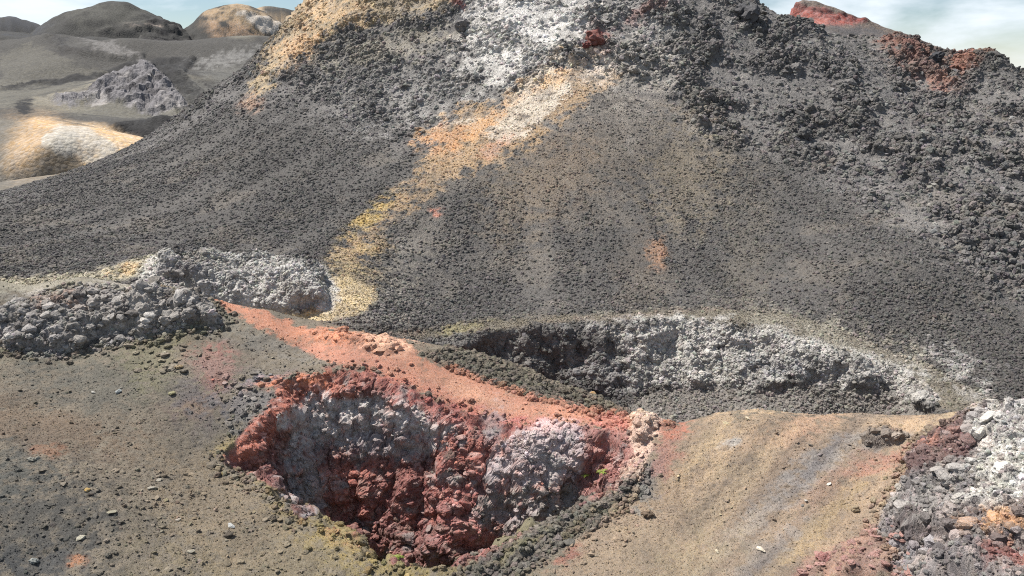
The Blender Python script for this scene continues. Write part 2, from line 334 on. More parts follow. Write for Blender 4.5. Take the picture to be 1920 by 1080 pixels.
LA = [  # near ground
 ('b',(120,620,260,60,0),(112,110,92),0,.7), ('b',(330,610,150,40,0),(112,108,88),0,.6),
 ('b',(80,800,170,60,10),(116,98,80),0,.9,30), ('b',(200,720,160,50,0),(98,96,88),0,.9,30),
 ('b',(620,1040,330,130,0),(126,114,84),0,.6,30), ('b',(420,950,150,80,30),(124,110,90),0,.8,30),
 ('b',(60,980,150,120,0),(74,74,72),0,.9,30), ('b',(0,880,80,50,0),(84,86,82),0,.7,30), ('b',(80,1060,90,40,0),(72,74,76),0,.8),
 ('b',(150,1050,18,12,0),(165,110,70),0,.7), ('b',(90,845,30,12,0),(150,105,75),0,.6),
 ('b',(640,1000,90,45,20),(146,128,66),0,.8,18), ('b',(520,920,60,25,45),(136,120,76),0,.7,16), ('b',(740,1075,90,22,0),(140,124,66),0,.8,14),
 ('b',(440,830,40,30,-30),(150,132,70),0,.7,14),
 ('b',(400,690,45,40,0),(160,98,90),0,.75,14), ('b',(375,760,60,40,0),(134,98,84),0,.5,16), ('b',(350,735,40,35,0),(92,92,98),0,.7,14),
 ('b',(410,690,160,18,10),(125,120,112),0,.4,14), ('b',(285,650,60,80,0),(116,112,78),0,.5,16),
 ('b',(500,640,110,26,18),(120,116,110),0,.7,12), ('b',(470,760,70,45,0),(112,112,116),0,.7,16), ('b',(500,712,50,10,-8),(112,120,135),0,.8,8),
 ('b',(390,800,60,30,0),(88,90,92),0,.5,12),
 ('b',(340,590,90,30,0),(104,104,92),0,.5,12),
 # pale crest of the left mound
 ('p',[(-600,505),(-60,528),(100,518),(150,516),(290,540),(260,552),(60,545),(-60,548),(-600,540)],(150,146,128),8,.7,6),
 ('b',(330,534,40,9,5),(190,160,110),0,.7,5),
 # right slope
 ('p',[(1190,810),(1290,788),(1400,775),(2100,778),(2100,1200),(1000,1200),(1060,1020),(1190,900)],(148,126,104),16,.95,14),
 ('b',(1420,830,150,26,-38),(166,142,110),0,.6,14), ('b',(1300,860,110,24,-42),(156,136,104),0,.6,14), ('b',(1230,930,90,26,-45),(150,126,96),0,.6,14),
 ('b',(1500,800,90,24,-20),(180,140,112),0,.6,14), ('b',(1330,960,180,30,-50),(150,132,106),0,.6,14), ('b',(1560,850,110,24,-35),(138,132,128),0,.8,14),
 ('b',(1430,960,190,24,-40),(138,132,128),0,.7,12), ('b',(1600,880,120,22,-38),(156,122,106),0,.6,12), ('b',(1540,940,120,22,-42),(150,124,102),0,.6,12),
 ('b',(1520,1000,130,24,-45),(156,134,92),0,.6,12), ('b',(1420,1050,110,26,-40),(134,128,124),0,.7,12), ('b',(1180,1040,150,60,-20),(138,122,100),0,.7,20),
 ('b',(1300,1060,110,40,-30),(142,126,98),0,.6,14), ('b',(1370,830,22,8,-30),(140,140,142),0,.8,6), ('b',(1480,770,160,8,0),(182,156,122),0,.7,4),
 ('b',(1700,795,120,14,0),(168,142,112),0,.8,5), ('b',(1655,868,60,16,-20),(158,104,90),0,.6,6),
 ('b',(1216,900,26,60,8),(118,118,116),0,.85,8), ('b',(1250,850,22,60,12),(156,104,92),0,.65,8), ('b',(1255,795,32,20,8),(184,112,86),0,.8,6),
 # lee side of the ridge
 ('p',[(800,672),(860,662),(1010,712),(1150,770),(1240,775),(1260,800),(1100,775),(960,735),(850,695)],(104,98,86),7,.9,6),
 ('p',[(1150,775),(1210,700),(1800,700),(1800,778),(1420,770),(1340,776),(1275,790),(1200,785)],(92,90,86),3,.0,2),
 # red ridge path
 ('p',[(395,556),(450,574),(560,610),(620,617),(680,628),(760,636),(790,672),(850,690),(960,732),(1080,763),(1180,778),(1270,795),(1200,806),(1100,800),(1000,806),(930,797),(860,772),(770,726),(705,697),(640,690),(560,650),(480,610),(430,585)],(182,122,94),6,1,5),
 ('p',[(395,556),(450,574),(560,610),(620,617),(680,628),(700,650),(600,640),(520,610),(430,575)],(186,120,88),6,.8,5),
 ('p',[(560,650),(640,640),(760,690),(900,750),(1060,790),(930,797),(860,772),(770,726),(705,697),(640,690)],(180,118,96),6,.6,5),
 ('b',(900,745,90,12,22),(192,142,112),0,.6,6), ('b',(1090,778,90,10,14),(186,124,98),0,.6,5),
 ('b',(720,640,50,22,5),(222,172,138),0,.8,5), ('b',(625,632,45,14,8),(222,140,96),0,.8,5),
 # pit walls
 ('p',PIT,(142,92,88),5,1,3),
 
 ('p',[(420,862),(478,790),(520,745),(508,720),(560,704),(700,698),(760,720),(700,740),(600,750),(540,800),(470,860)],(186,108,86),7,.95,10),
 ('b',(560,715,70,14,-5),(216,126,72),0,.7,6),
 ('p',[(590,735),(740,735),(860,790),(860,850),(760,870),(640,850),(560,830),(520,800),(560,760)],(188,184,184),14,.95,18,.7),
 ('p',[(520,850),(560,830),(600,880),(620,960),(560,970),(520,920)],(172,170,172),12,.9,16,.8),
 ('b',(700,725,80,18,12),(130,78,74),0,.9,10), ('b',(860,785,110,22,18),(170,92,84),0,.9,8), ('b',(960,800,90,20,5),(186,104,98),0,.9,8),  # first blob paints the shade under the upper left rim
 ('b',(660,920,50,70,0),(172,98,84),0,.95,12), ('b',(800,880,90,45,-10),(164,98,88),0,.9,14), ('b',(900,850,60,70,20),(176,102,88),0,.95,14),
 ('b',(760,950,60,45,0),(150,92,88),0,.9,14), ('b',(880,940,60,50,0),(180,104,96),0,.8,12),
 ('b',(720,830,60,26,0),(110,96,104),0,.8,12), ('b',(930,800,20,40,0),(150,155,160),0,.5,10),
 ('p',[(990,800),(1080,792),(1105,830),(1095,900),(1020,915),(930,905),(910,870),(940,840)],(186,172,174),10,.95,12,.5),
 ('b',(1040,800,50,12,0),(214,176,178),0,.8,6),
 ('p',[(1095,800),(1180,795),(1195,850),(1160,900),(1110,920),(1095,880)],(172,114,106),8,.9,10,.5), ('b',(1145,790,40,14,0),(180,106,92),0,.8,5),
 ('p',[(900,935),(960,915),(1090,905),(1110,930),(1040,965),(960,1010),(880,1000)],(142,138,134),12,.95,12,.5), ('b',(940,965,60,14,-10),(176,158,160),0,.8,8),
 ('b',(900,1010,60,28,0),(190,112,104),0,.9,10),
 ('p',[(1182,800),(1180,776),(1200,768),(1228,774),(1238,800),(1220,850),(1200,900),(1160,935),(1130,950),(1170,890),(1185,850)],(206,170,150),7,.9,8,.5),
 ('b',(1210,790,20,18,0),(214,184,160),0,.9,6),
 ('p',[(1188,890),(1196,910),(1130,985),(1040,1040),(960,1085),(870,1090),(880,1058),(985,1006),(1060,966),(1140,935)],(104,100,94),7,.9,8,.4),
 ('b',(1090,990,60,10,-35),(112,104,78),0,.7,8), ('b',(1060,1050,30,14,-30),(150,80,70),0,.6,8), ('b',(960,1040,70,8,-30),(118,112,78),0,.7,6),
 ('n',PIT,(108,66,62),3,.5,.55,.2), ('n',PIT,(196,158,150),3,.7,.30,.30), ('n',PIT,(150,150,150),3,.6,.8,.28), ('n',PIT,(190,118,98),3,.6,.5,.38), ('n',PIT,(92,84,84),3,.4,.35,.36),
 # left clinker outcrop
 ('p',[(-60,640),(-60,600),(60,562),(150,540),(260,548),(330,552),(390,568),(410,590),(405,612),(350,612),(280,630),(200,650),(130,664),(40,664)],(148,144,142),10,.9,10,.5),
 ('b',(150,545,110,14,-5),(158,152,146),0,.8,8), ('b',(110,570,40,14,0),(160,118,92),0,.6,8), ('b',(60,620,70,30,0),(132,130,134),0,.5,8),
 ('n',[(-60,640),(-60,600),(60,562),(150,540),(260,548),(330,552),(390,568),(412,596),(405,612),(350,612),(280,630),(200,648),(130,662),(40,662)],(184,180,176),4,.7,.5,.15),('n',[(-60,640),(-60,600),(60,562),(150,540),(260,548),(330,552),(390,568),(412,596),(405,612),(350,612),(280,630),(200,648),(130,662),(40,662)],(84,80,80),4,.7,.6,.2),
 # slab, rubble and right foreground crag
 ('p',[(1612,830),(1622,808),(1660,804),(1718,816),(1690,834),(1640,846)],(136,126,118),4,.95,3),
 ('p',[(1480,1085),(1520,1040),(1590,1020),(1640,985),(1700,990),(1710,1085)],(146,108,98),12,.7,10,.6),
 ('p',[(1640,1000),(1660,960),(1700,900),(1722,850),(1735,815),(1800,780),(1860,760),(1950,740),(2200,740),(2300,1120),(1720,1120),(1700,1050)],(128,122,124),6,1,8,.5),
 ('p',[(1830,790),(1940,730),(2200,700),(2200,980),(1900,980),(1820,960),(1830,860)],(184,181,177),16,1,18,1.0),
 ('p',[(1725,850),(1745,800),(1800,775),(1830,800),(1825,850),(1760,900),(1700,930)],(120,88,84),10,.85,12,.6), ('b',(1760,835,30,12,-20),(186,126,104),0,.7,8), ('b',(1790,785,50,10,-15),(170,150,116),0,.8,6),
 ('p',[(1660,960),(1690,920),(1780,880),(1820,900),(1810,960),(1790,1010),(1700,1000)],(148,144,142),10,.95,10,.3), ('b',(1740,1010,60,30,0),(92,80,80),0,.9,12),  # last blob paints the shade beneath the grey boulder
 ('b',(1720,1050,50,30,0),(178,176,184),0,.6,12), ('b',(1890,1010,60,30,0),(206,152,98),0,.85,12), ('b',(1780,1065,90,25,0),(128,122,122),0,.8,12), ('b',(1900,1060,40,20,0),(140,70,60),0,.7,10),
 ('b',(1900,900,40,60,0),(196,200,186),0,.5,14),
 ('n',[(1640,1000),(1700,900),(1735,815),(1800,780),(1950,740),(2200,740),(2300,1120),(1720,1120)],(96,90,92),6,.75,.4,.22),('n',[(1640,1000),(1700,900),(1735,815),(1800,780),(1950,740),(2200,740),(2300,1120),(1720,1120)],(176,160,158),6,.6,.3,.25),('n',[(1840,800),(1960,740),(1960,960),(1830,960)],(208,206,202),10,.8,.5,.1),
]
LB = [
 ('p',[(-500,380),(0,372),(300,270),(480,110),(590,0),(900,-60),(1350,-60),(1600,80),(2100,200),(2100,560),(1900,560),(1450,290),(1000,260),(800,290),(500,200)],(108,106,106),30,.8,20),
 ('p',[(860,-60),(1140,-60),(1125,40),(1105,90),(1000,140),(950,180),(905,170),(870,120),(862,60)],(186,184,180),36,.9,26,.8),
 ('b',(1000,40,110,80,0),(212,210,208),0,.5,24,1.0), ('b',(1080,150,60,40,-40),(200,196,192),0,.6,16,.8), ('b',(1180,120,90,70,-30),(168,164,158),0,.7,20,.7), ('b',(1170,20,70,60,0),(160,158,156),0,.6,20,.8),
 ('b',(800,180,110,40,-20),(156,154,152),0,.7,20,.8), ('b',(700,160,90,60,0),(128,126,124),0,.6,20),('b',(740,90,120,30,-10),(150,142,124),0,.6,20,.8),
 ('p',[(575,-60),(900,-60),(870,10),(760,30),(640,50),(560,110),(510,160),(470,180),(490,110),(540,40)],(172,150,112),16,.85,16,.7),
 ('b',(560,90,50,26,-45),(196,156,110),0,.8,12), ('b',(620,20,60,26,0),(196,160,112),0,.7,14), ('b',(470,195,20,16,-40),(170,135,110),0,.7,8),
 ('b',(865,10,12,10,0),(150,70,70),0,.9,4), ('b',(1215,20,60,12,-40),(140,98,92),0,.7,12),
 ('b',(1118,68,20,16,0),(150,64,58),0,1,4), ('b',(1125,95,16,24,0),(168,124,108),0,.8,6),
 # brown halo and the ochre streak down the flank
 ('b',(1160,240,150,120,20),(124,114,102),0,.5,30,.3),('b',(1040,330,110,70,-30),(132,114,94),0,.55,24,.3), ('b',(1290,330,70,100,10),(132,120,100),0,.6,20,.5), ('b',(1200,520,50,90,0),(104,96,88),0,.6,20,.5), ('b',(960,380,60,90,10),(122,110,94),0,.5,20,.5),
 ('b',(1232,475,16,26,10),(176,130,96),0,.6,6), ('b',(1400,460,40,140,8),(108,102,92),0,.5,20,.5), ('b',(780,430,70,70,0),(122,116,108),0,.5,20,.6),
 ('p',[(1090,105),(1000,140),(940,195),(870,205),(800,240),(792,275),(780,340),(728,390),(668,440),(626,500),(645,520),(672,495),(700,440),(728,408),(800,375),(850,330),(945,300),(1040,230),(1100,180),(1140,150)],(178,146,104),18,.85,20,.9),
 ('p',[(1060,115),(1010,140),(960,190),(900,225),(840,225),(800,240),(870,235),(905,262),(960,270),(1000,240),(1050,190),(1075,160)],(208,198,182),8,.8,14,1.2),
 ('b',(1040,150,40,12,-28),(216,176,128),0,.9,6), ('b',(900,240,70,14,-38),(208,156,96),0,.9,8), ('b',(930,275,34,14,-30),(202,144,112),0,.6,10), ('b',(830,260,40,24,-10),(196,140,92),0,.6,8),
 ('b',(1110,130,30,26,0),(208,196,184),0,.6,8,.9), ('b',(690,410,50,14,-40),(190,160,80),0,.9,8), ('b',(700,465,30,16,0),(180,150,92),0,.8,8), ('b',(645,500,24,30,-20),(170,150,112),0,.8,8),
 ('b',(740,460,40,50,0),(122,118,112),0,.5,10,.8), ('b',(820,400,12,8,0),(204,130,104),0,.7,4),
 # ochre loop path round the grey wall
 ('p',[(470,580),(560,588),(610,574),(622,560),(612,538),(590,524),(650,516),(698,536),(706,565),(675,590),(615,606),(560,606),(470,592)],(206,182,132),5,1,5,.3),
 ('b',(655,520,60,26,0),(172,152,110),0,.6,8), ('b',(540,592,60,7,4),(200,180,130),0,.9,4), ('b',(480,582,50,9,3),(176,174,168),0,.8,4), ('b',(700,600,70,16,0),(134,130,126),0,.7,8,.8),('b',(740,560,50,40,0),(122,118,112),0,.6,12,.8),
 ('p',[(-500,520),(0,524),(150,508),(230,492),(290,476),(400,478),(400,500),(280,520),(0,545),(-500,550)],(176,168,142),7,.8,6,.4), ('b',(235,506,30,9,-10),(204,172,118),0,.8,4),
 # rim path and second crater
 ('p',[(700,622),(790,622),(900,602),(1080,590),(1300,578),(1460,585),(1600,630),(1780,705),(1880,765),(1770,775),(1740,725),(1680,690),(1600,665),(1430,620),(1250,598),(1075,604),(900,622),(790,638)],(122,114,98),6,.9,6,.3),
 ('b',(860,618,50,8,-10),(142,134,88),0,.7,4), ('b',(740,628,60,6,0),(140,122,110),0,.7,3), ('b',(1200,592,140,5,-4),(140,124,112),0,.6,3),
 ('b',(1700,690,130,40,20),(136,130,118),0,.7,12,.8), ('b',(1790,690,60,26,35),(166,164,162),0,.6,10,1.0), ('b',(1560,640,160,30,18),(146,142,128),0,.6,10,.7),
 ('p',[(790,642),(850,642),(905,626),(1060,608),(1150,610),(1160,660),(1180,720),(1100,720),(1000,705),(880,665)],(100,98,97),8,.9,8,.5),
 ('p',[(1110,612),(1250,594),(1360,600),(1440,622),(1560,650),(1700,690),(1760,740),(1740,760),(1620,715),(1500,720),(1380,725),(1260,720),(1180,730),(1180,680)],(172,170,166),14,.95,18,.5),
 ('b',(1180,620,60,20,10),(150,150,152),0,.6,8,.6), ('b',(1300,640,110,35,10),(184,182,178),0,.6,18,.6), ('b',(1130,700,60,26,20),(150,148,150),0,.7,10,.8),
 ('b',(1480,690,80,20,10),(130,132,140),0,.6,10,.8),  # shade under the overhang, painted blue grey
 ('p',[(1140,785),(1200,745),(1260,722),(1420,728),(1560,716),(1680,735),(1750,778),(1700,800),(1150,800)],(124,119,114),8,.95,6,.4),
 ('n',[(1110,612),(1250,594),(1360,600),(1440,622),(1560,650),(1700,690),(1760,740),(1740,760),(1620,715),(1500,720),(1380,725),(1260,720),(1180,730)],(118,116,114),10,.6,1.3,.3),('n',[(1110,612),(1250,594),(1440,622),(1700,690),(1740,760),(1500,720),(1260,720),(1180,730)],(198,196,192),10,.7,.8,.3),('n',[(790,642),(905,626),(1060,608),(1150,610),(1180,720),(1100,720),(1000,705)],(140,138,136),8,.6,.7,.15),
 # grey wall
 ('p',[(255,520),(285,480),(400,474),(500,484),(600,500),(640,550),(625,584),(500,584),(420,572),(330,545)],(184,182,178),7,.95,8,.5),
 ('b',(350,515,45,34,0),(120,118,126),0,.75,8,.5), ('b',(540,520,60,16,0),(186,184,182),0,.6,10,.9),  # first blob paints the shade on the wall's left third
 ('n',[(255,520),(285,480),(400,474),(500,484),(600,500),(640,550),(625,584),(420,572)],(112,110,110),7,.55,.9,.15),('n',[(400,474),(600,500),(640,550),(625,584),(420,572)],(200,198,194),7,.7,.6,.2),
 ('n',[(700,-60),(1200,-60),(1180,60),(1000,190),(860,230),(760,200)],(120,118,116),40,.5,2.2,.1),('n',[(860,-60),(1140,-60),(1100,90),(950,180),(870,120)],(206,202,198),30,.7,1.6,.25),('n',[(600,-60),(2000,-60),(2000,600),(1500,300),(700,300),(480,160)],(136,132,128),40,.4,2.6,.2),('n',[(-100,300),(2000,200),(2000,700),(-100,560)],(124,116,106),40,.35,4,.15),
 # summit crags right
 ('b',(1690,84,50,16,25),(140,94,80),0,.85,10,.6), ('b',(1730,130,60,26,25),(124,92,82),0,.7,12,.6), ('b',(1800,125,20,34,45),(150,98,78),0,.8,6,.6), ('b',(1850,95,26,8,0),(142,104,84),0,.6,5),('b',(1760,160,30,14,20),(140,100,86),0,.6,8),
]
LC = [
 ('p',[(-400,175),(0,150),(100,160),(200,150),(330,130),(420,180),(380,235),(250,222),(60,205),(-400,215)],(104,102,92),6,.7,8),
 ('n',[(-400,60),(500,60),(500,215),(-400,215)],(52,50,50),10,.75,24,.30), ('n',[(-400,60),(500,60),(500,215),(-400,215)],(122,118,104),10,.6,34,.25),
 # sulphur hill
 ('p',[(-300,222),(40,222),(100,220),(180,236),(300,268),(150,352),(0,372),(-300,380)],(104,100,92),5,1,5,.2),
 ('b',(60,270,36,60,35),(196,160,112),0,.8,5,.12), ('b',(110,235,70,12,12),(196,160,112),0,.9,5,.12), ('p',[(150,232),(200,240),(300,268),(230,310),(165,340),(140,300)],(206,172,124),8,.95,8,.12),
 ('b',(160,330,26,24,-20),(192,150,104),0,.8,6), ('b',(115,310,60,34,10),(134,120,100),0,.85,8,.1),
 ('p',[(85,250),(110,232),(160,238),(190,262),(215,275),(240,300),(225,325),(180,335),(160,315),(150,300),(110,290),(85,270)],(176,172,162),7,.85,8,.5),
 # grey rock hill
 ('p',[(92,186),(150,178),(210,150),(262,126),(290,128),(335,170),(352,200),(330,214),(290,218),(250,200),(200,186),(130,196)],(116,114,120),5,.95,6,.6),
 ('p',[(60,180),(150,165),(230,130),(260,120),(210,148),(150,176),(92,188),(70,190)],(128,122,106),4,.7,4), ('b',(355,212,20,10,0),(132,128,108),0,.7,4),
 ('n',[(92,186),(210,150),(262,126),(290,128),(352,200),(330,214),(250,200),(130,196)],(66,64,68),4,.8,9,.0), ('n',[(92,186),(210,150),(262,126),(290,128),(352,200),(330,214),(250,200),(130,196)],(160,156,156),4,.7,7,.3),
 # black lava strips
 ('p',[(0,165),(100,150),(200,132),(250,112),(330,110),(370,110),(345,140),(390,180),(400,205),(360,200),(300,135),(262,122),(215,138),(140,158),(0,170)],(42,42,44),4,1,5,.3),
 ('p',[(200,240),(260,228),(350,222),(370,226),(320,236),(300,262),(270,262)],(42,42,44),4,1,5,.3),
 ('b',(45,200,16,18,30),(38,38,40),0,1,4),
 ('p',[(0,105),(60,80),(120,110),(200,138),(0,160)],(94,92,84),6,.7,6), ('b',(430,150,70,40,-20),(104,104,100),0,.6,8), ('b',(430,108,70,12,-12),(128,128,128),0,.6,6),
 ('b',(210,90,50,12,20),(112,110,110),0,.8,8,.8), ('b',(110,75,22,14,30),(60,60,62),0,.9,5),
]
LD = [
 ('b',(480,40,90,24,15),(168,142,106),0,.9,6), ('b',(460,70,60,20,20),(164,132,102),0,.85,6), ('p',[(440,26),(480,32),(530,52),(520,68),(470,44)],(196,188,178),3,.85,4,.8),
 ('b',(275,46,34,6,0),(170,152,140),0,.9,3),
 ('p',[(240,44),(290,34),(345,46),(300,48),(262,52)],(40,38,40),2,1,3,.6), ('p',[(258,78),(330,64),(350,50),(300,62)],(42,40,42),2,.95,4,1.), ('p',[(265,80),(370,70),(380,78),(280,86)],(46,44,46),2,.9,4,1.),
 ('p',[(180,58),(205,56),(200,62)],(60,58,60),2,.8,3), ('b',(20,44,70,20,0),(64,70,84),0,.5,4),  # last blob: bluish tint over the far left hill
 ('b',(210,24,100,26,0),(84,84,78),0,.6,8),
]
# ------------------------------------------------------------------ surface relief
def lumps(X, Y, Z, s):
    f, i = worley(X/s, Y/s, Z/s); return (1 - np.minimum(f, 1.2)**1.5) * (.55 + .9*_r3[i, 0]) - .25
def masked(g, m, fn):
    r = np.zeros(len(g.x)); 
    if m.any(): r[m] = fn(g.x[m], g.y[m], g.z[m])
    return r
def finish(g):
    g.px0, g.py0 = g.px, g.py
# ---- near ground grid
QQ = globals().get('QUICK', 1)
gA = Grid(axis([(12,15.4,.14),(15.4,18,.045),(18,23,.034),(23,31.5,.021),(31.5,37.5,.04),(37.5,41.5,.16)]), 880, zA)
colA = paint(gA, 1, (116,107,93), LA)
colA = colA*(1 + np.clip(.16*fbm(gA.x*.6+5, gA.y*.6, gA.z*.6, 5, .6), -.3, .3)[:, None]*np.array([1.1, 1, .85]))
I = gA.ins
qs = gA.x*.66 - gA.y*.75; al = gA.x*.75 + gA.y*.66
sl = sstep(1230, 1330, gA.px)*(gA.py > 760)
stk = fbm(qs*1.5, al*.10, qs*0, 4, .6)
colA = colA*(1 + (.26*np.clip(stk, -1, 1)*sl)[:, None]*np.array([1.0, .95, .75]))
rockA = np.maximum.reduce([sstep(-.1,.35,I['oc1']), sstep(-.1,.3,I['oc3']), sstep(.0,.35,I['pit'])*1.0, .6*sstep(0,.3,I['slab']), .5*sstep(0,.4,I['rub']), .38*sstep(0,.5,I['knob']), .35*sstep(0,.2,I['knob2']), .5*sstep(0,.25,I['lip'])])
pathm = sstep(-10, 4, sdf(gA.px, gA.py, [(430,572),(600,630),(760,660),(900,720),(1060,772),(1180,785),(1060,795),(900,770),(760,715),(620,670),(480,600)]))
lee = sstep(-6, 6, sdf(gA.px, gA.py, [(790,664),(850,650),(1010,700),(1150,740),(1260,775),(1260,800),(1100,775),(960,735),(850,695)]))
big = .10*fbm(gA.x*.35, gA.y*.35, gA.z*.35, 3)*(1-.6*pathm)
fine = masked(gA, gA.y > 17, lambda x, y, z: .022*fbm(x*3.1, y*3.1, z*3.1, 3, .6) + .012*lumps(x, y, z, .075) + .035*np.maximum(lumps(x, y, z, .16)-.25, 0)) * (1-.6*pathm)
mr = rockA > .01
def rock(x, y, z):
    wx = .25*perlin(x*1.7, y*1.7, z*1.7)
    return .28*lumps(x+wx, y, z+wx, .95) + .22*lumps(x, y+wx, z, .42) + .13*lumps(x, y, z, .19) + .03*lumps(x, y, z, .09) + .03*fbm(x*9, y*9, z*9, 2, .6) + .38*perlin(x*.95, y*.95, z*.3) + .12*perlin(x*.5, y*.5, z*2.2)
rd = masked(gA, mr, rock)
gA.displace(big + fine + rockA*rd + lee*.05*np.maximum(masked(gA, lee > .01, lambda x, y, z: lumps(x, y, z, .3)), -.2))
# ---- crater and cone grid
gB = Grid(axis([(34,40,.12),(40,49,.055),(49,90,.105),(90,118,.7)]), 840, zB)
colB = paint(gB, .45, (89,87,86), LB)
IB = gB.ins
upper = sstep(-30, 40, sdf(gB.px + 0, gB.py, [(-500,300),(300,240),(500,190),(640,230),(800,290),(900,190),(1060,150),(1200,200),(1320,270),(1460,290),(1650,400),(1900,560),(2400,700),(2600,-200),(400,-200)]))
streak = sstep(-10, 15, sdf(gB.px, gB.py, [(1060,120),(950,190),(870,205),(800,240),(788,275),(770,340),(720,385),(660,440),(618,500),(560,600),(690,600),(690,505),(715,440),(800,400),(880,345),(1000,330),(1200,380),(1330,350),(1290,200),(1150,130)]))
cw = sstep(-.1, .5, IB['cr2']) ; ow = sstep(-.1, .5, IB['oc2'])
rimp = sstep(-4, 4, sdf(gB.px, gB.py, [(700,622),(790,622),(900,604),(1080,590),(1300,580),(1460,587),(1600,634),(1780,710),(1880,765),(1770,775),(1740,725),(1680,690),(1600,665),(1430,620),(1250,598),(1075,604),(900,622),(790,638)]))
loop = sstep(-4, 4, sdf(gB.px, gB.py, [(470,578),(560,586),(610,574),(622,560),(612,538),(590,524),(650,516),(698,536),(706,565),(675,590),(615,606),(560,606)]))
calm = np.clip(np.maximum(rimp, loop), 0, 1)
floor2 = sstep(-6, 6, sdf(gB.px, gB.py, [(1140,785),(1200,745),(1260,724),(1420,730),(1560,718),(1680,737),(1750,778),(1700,800),(1150,800)]))
rockB = np.clip(upper*(1-.8*streak)*(.55 + .45*sstep(800, 1150, gB.px)), 0, 1)
nb = fbm(gB.x*.12, gB.y*.12, gB.z*.12, 3)
th = np.arctan2(gB.x - 3, 104 - gB.y); chute = fbm(th*16, np.hypot(gB.x-3, 104-gB.y)*.05, gB.x*0+2, 4, .6)
colB = colB*(1 + (.13*np.clip(chute, -1, 1)*(1-upper*.6))[:, None]*np.array([1.05, 1, .92]))
def rockyB(x, y, z):
    wx = .5*perlin(x*.6, y*.6, z*.6)
    return .40*lumps(x+wx, y, z+wx, 1.7) + .40*lumps(x, y+wx, z, .75) + .24*lumps(x, y, z, .36) + .12*perlin(x*4, y*4, z*4)
def screeB(x, y, z):
    return .06*lumps(x, y, z, .42) + .05*lumps(x, y, z, .22)
vis = (gB.y < 92)
dR = masked(gB, (rockB > .01) & vis, rockyB); dS = masked(gB, (rockB < .99) & vis, screeB)
wall = np.clip(np.maximum(cw*(1-floor2), ow), 0, 1)
dW = masked(gB, wall > .01, lambda x, y, z: .20*lumps(x, y, z, 1.2) + .15*lumps(x, y, z, .5) + .13*lumps(x, y, z, .24) + .7*perlin(x*.6, y*.6, z*.3) + .22*perlin(x*.8, y*.8, z*2.0) + .1*perlin(x*4, y*4, z*4))
nb2 = fbm(gB.x*.22+30, gB.y*.22, gB.z*.22, 3, .6); patchB = sstep(-.35, .45, nb2)
amp = .15 + 1.1*patchB
colB = colB*(1 + (.16*(1-patchB)*upper - .06*patchB*upper + .10*nb)[:, None])
crag = sstep(86, 60, gB.y)*0 + 1
gB.displace((.35*nb*upper + rockB*(amp*dR-.12) + (1-rockB)*dS*(1-.7*streak)*(.45+.8*sstep(-.6,.5,-chute))) * (1-wall)*(1-.85*calm) + wall*dW)
# ---- distance
gC = Grid(axis([(64,84,1.2),(84,140,.45),(140,260,.9),(260,450,1.3),(460,760,12)]), 0, zC, full=np.concatenate([np.linspace(-1.3,-.68,20), np.linspace(-.665,-.18,300), np.linspace(-.17,.3,20)]))
colC = paint(gC, .12, (72,71,69), LC)
farm = gC.y > 300
dcol = paint(gC, .05, (60,60,59), LD); colC[farm] = dcol[farm]
rc = np.maximum.reduce([sstep(-4,4,sdf(gC.px, gC.py, [(92,186),(150,178),(210,150),(262,126),(290,128),(335,170),(352,200),(330,214),(290,218),(250,200),(200,186),(130,196)])),
    .5*sstep(-3,3,sdf(gC.px, gC.py, [(0,165),(100,150),(200,132),(250,112),(330,110),(370,110),(345,140),(390,180),(400,205),(360,200),(300,135),(262,122),(215,138),(140,158),(0,170)])),
    .5*sstep(-3,3,sdf(gC.px, gC.py, [(200,240),(260,228),(350,222),(370,226),(320,236),(300,262),(270,262)])),
    .1*sstep(-3,3,sdf(gC.px, gC.py, [(85,250),(110,232),(160,238),(190,262),(215,275),(240,300),(225,325),(180,335),(160,315),(150,300),(110,290),(85,270)])),
    .5*sstep(-4,4,sdf(gC.px, gC.py, [(80,66),(100,64),(130,90),(270,100),(270,110),(200,112),(120,100)]))])
rc = rc * (gC.y < 300)
far_rock = farm * sstep(-3, 3, sdf(gC.px, gC.py, [(240,44),(290,34),(345,46),(380,78),(262,86),(258,66),(180,62),(180,56)]))
far_rock2 = farm * sstep(-3, 3, sdf(gC.px, gC.py, [(440,24),(480,30),(535,52),(520,68),(470,46)]))
gC.displace(farm*2.2*fbm(gC.x*.03, gC.y*.03, gC.z*.03, 4) + .5*fbm(gC.x*.05, gC.y*.05, gC.z*.05, 3) + .05*fbm(gC.x*.6, gC.y*.6, gC.z*.6, 3) + rc*(2.2*lumps(gC.x, gC.y, gC.z, 6) + 1.1*lumps(gC.x, gC.y, gC.z, 2.4) + .5*lumps(gC.x, gC.y, gC.z, 1.2)) + (far_rock+far_rock2)*(2.2*lumps(gC.x, gC.y, gC.z, 7)+1*lumps(gC.x, gC.y, gC.z, 3)))
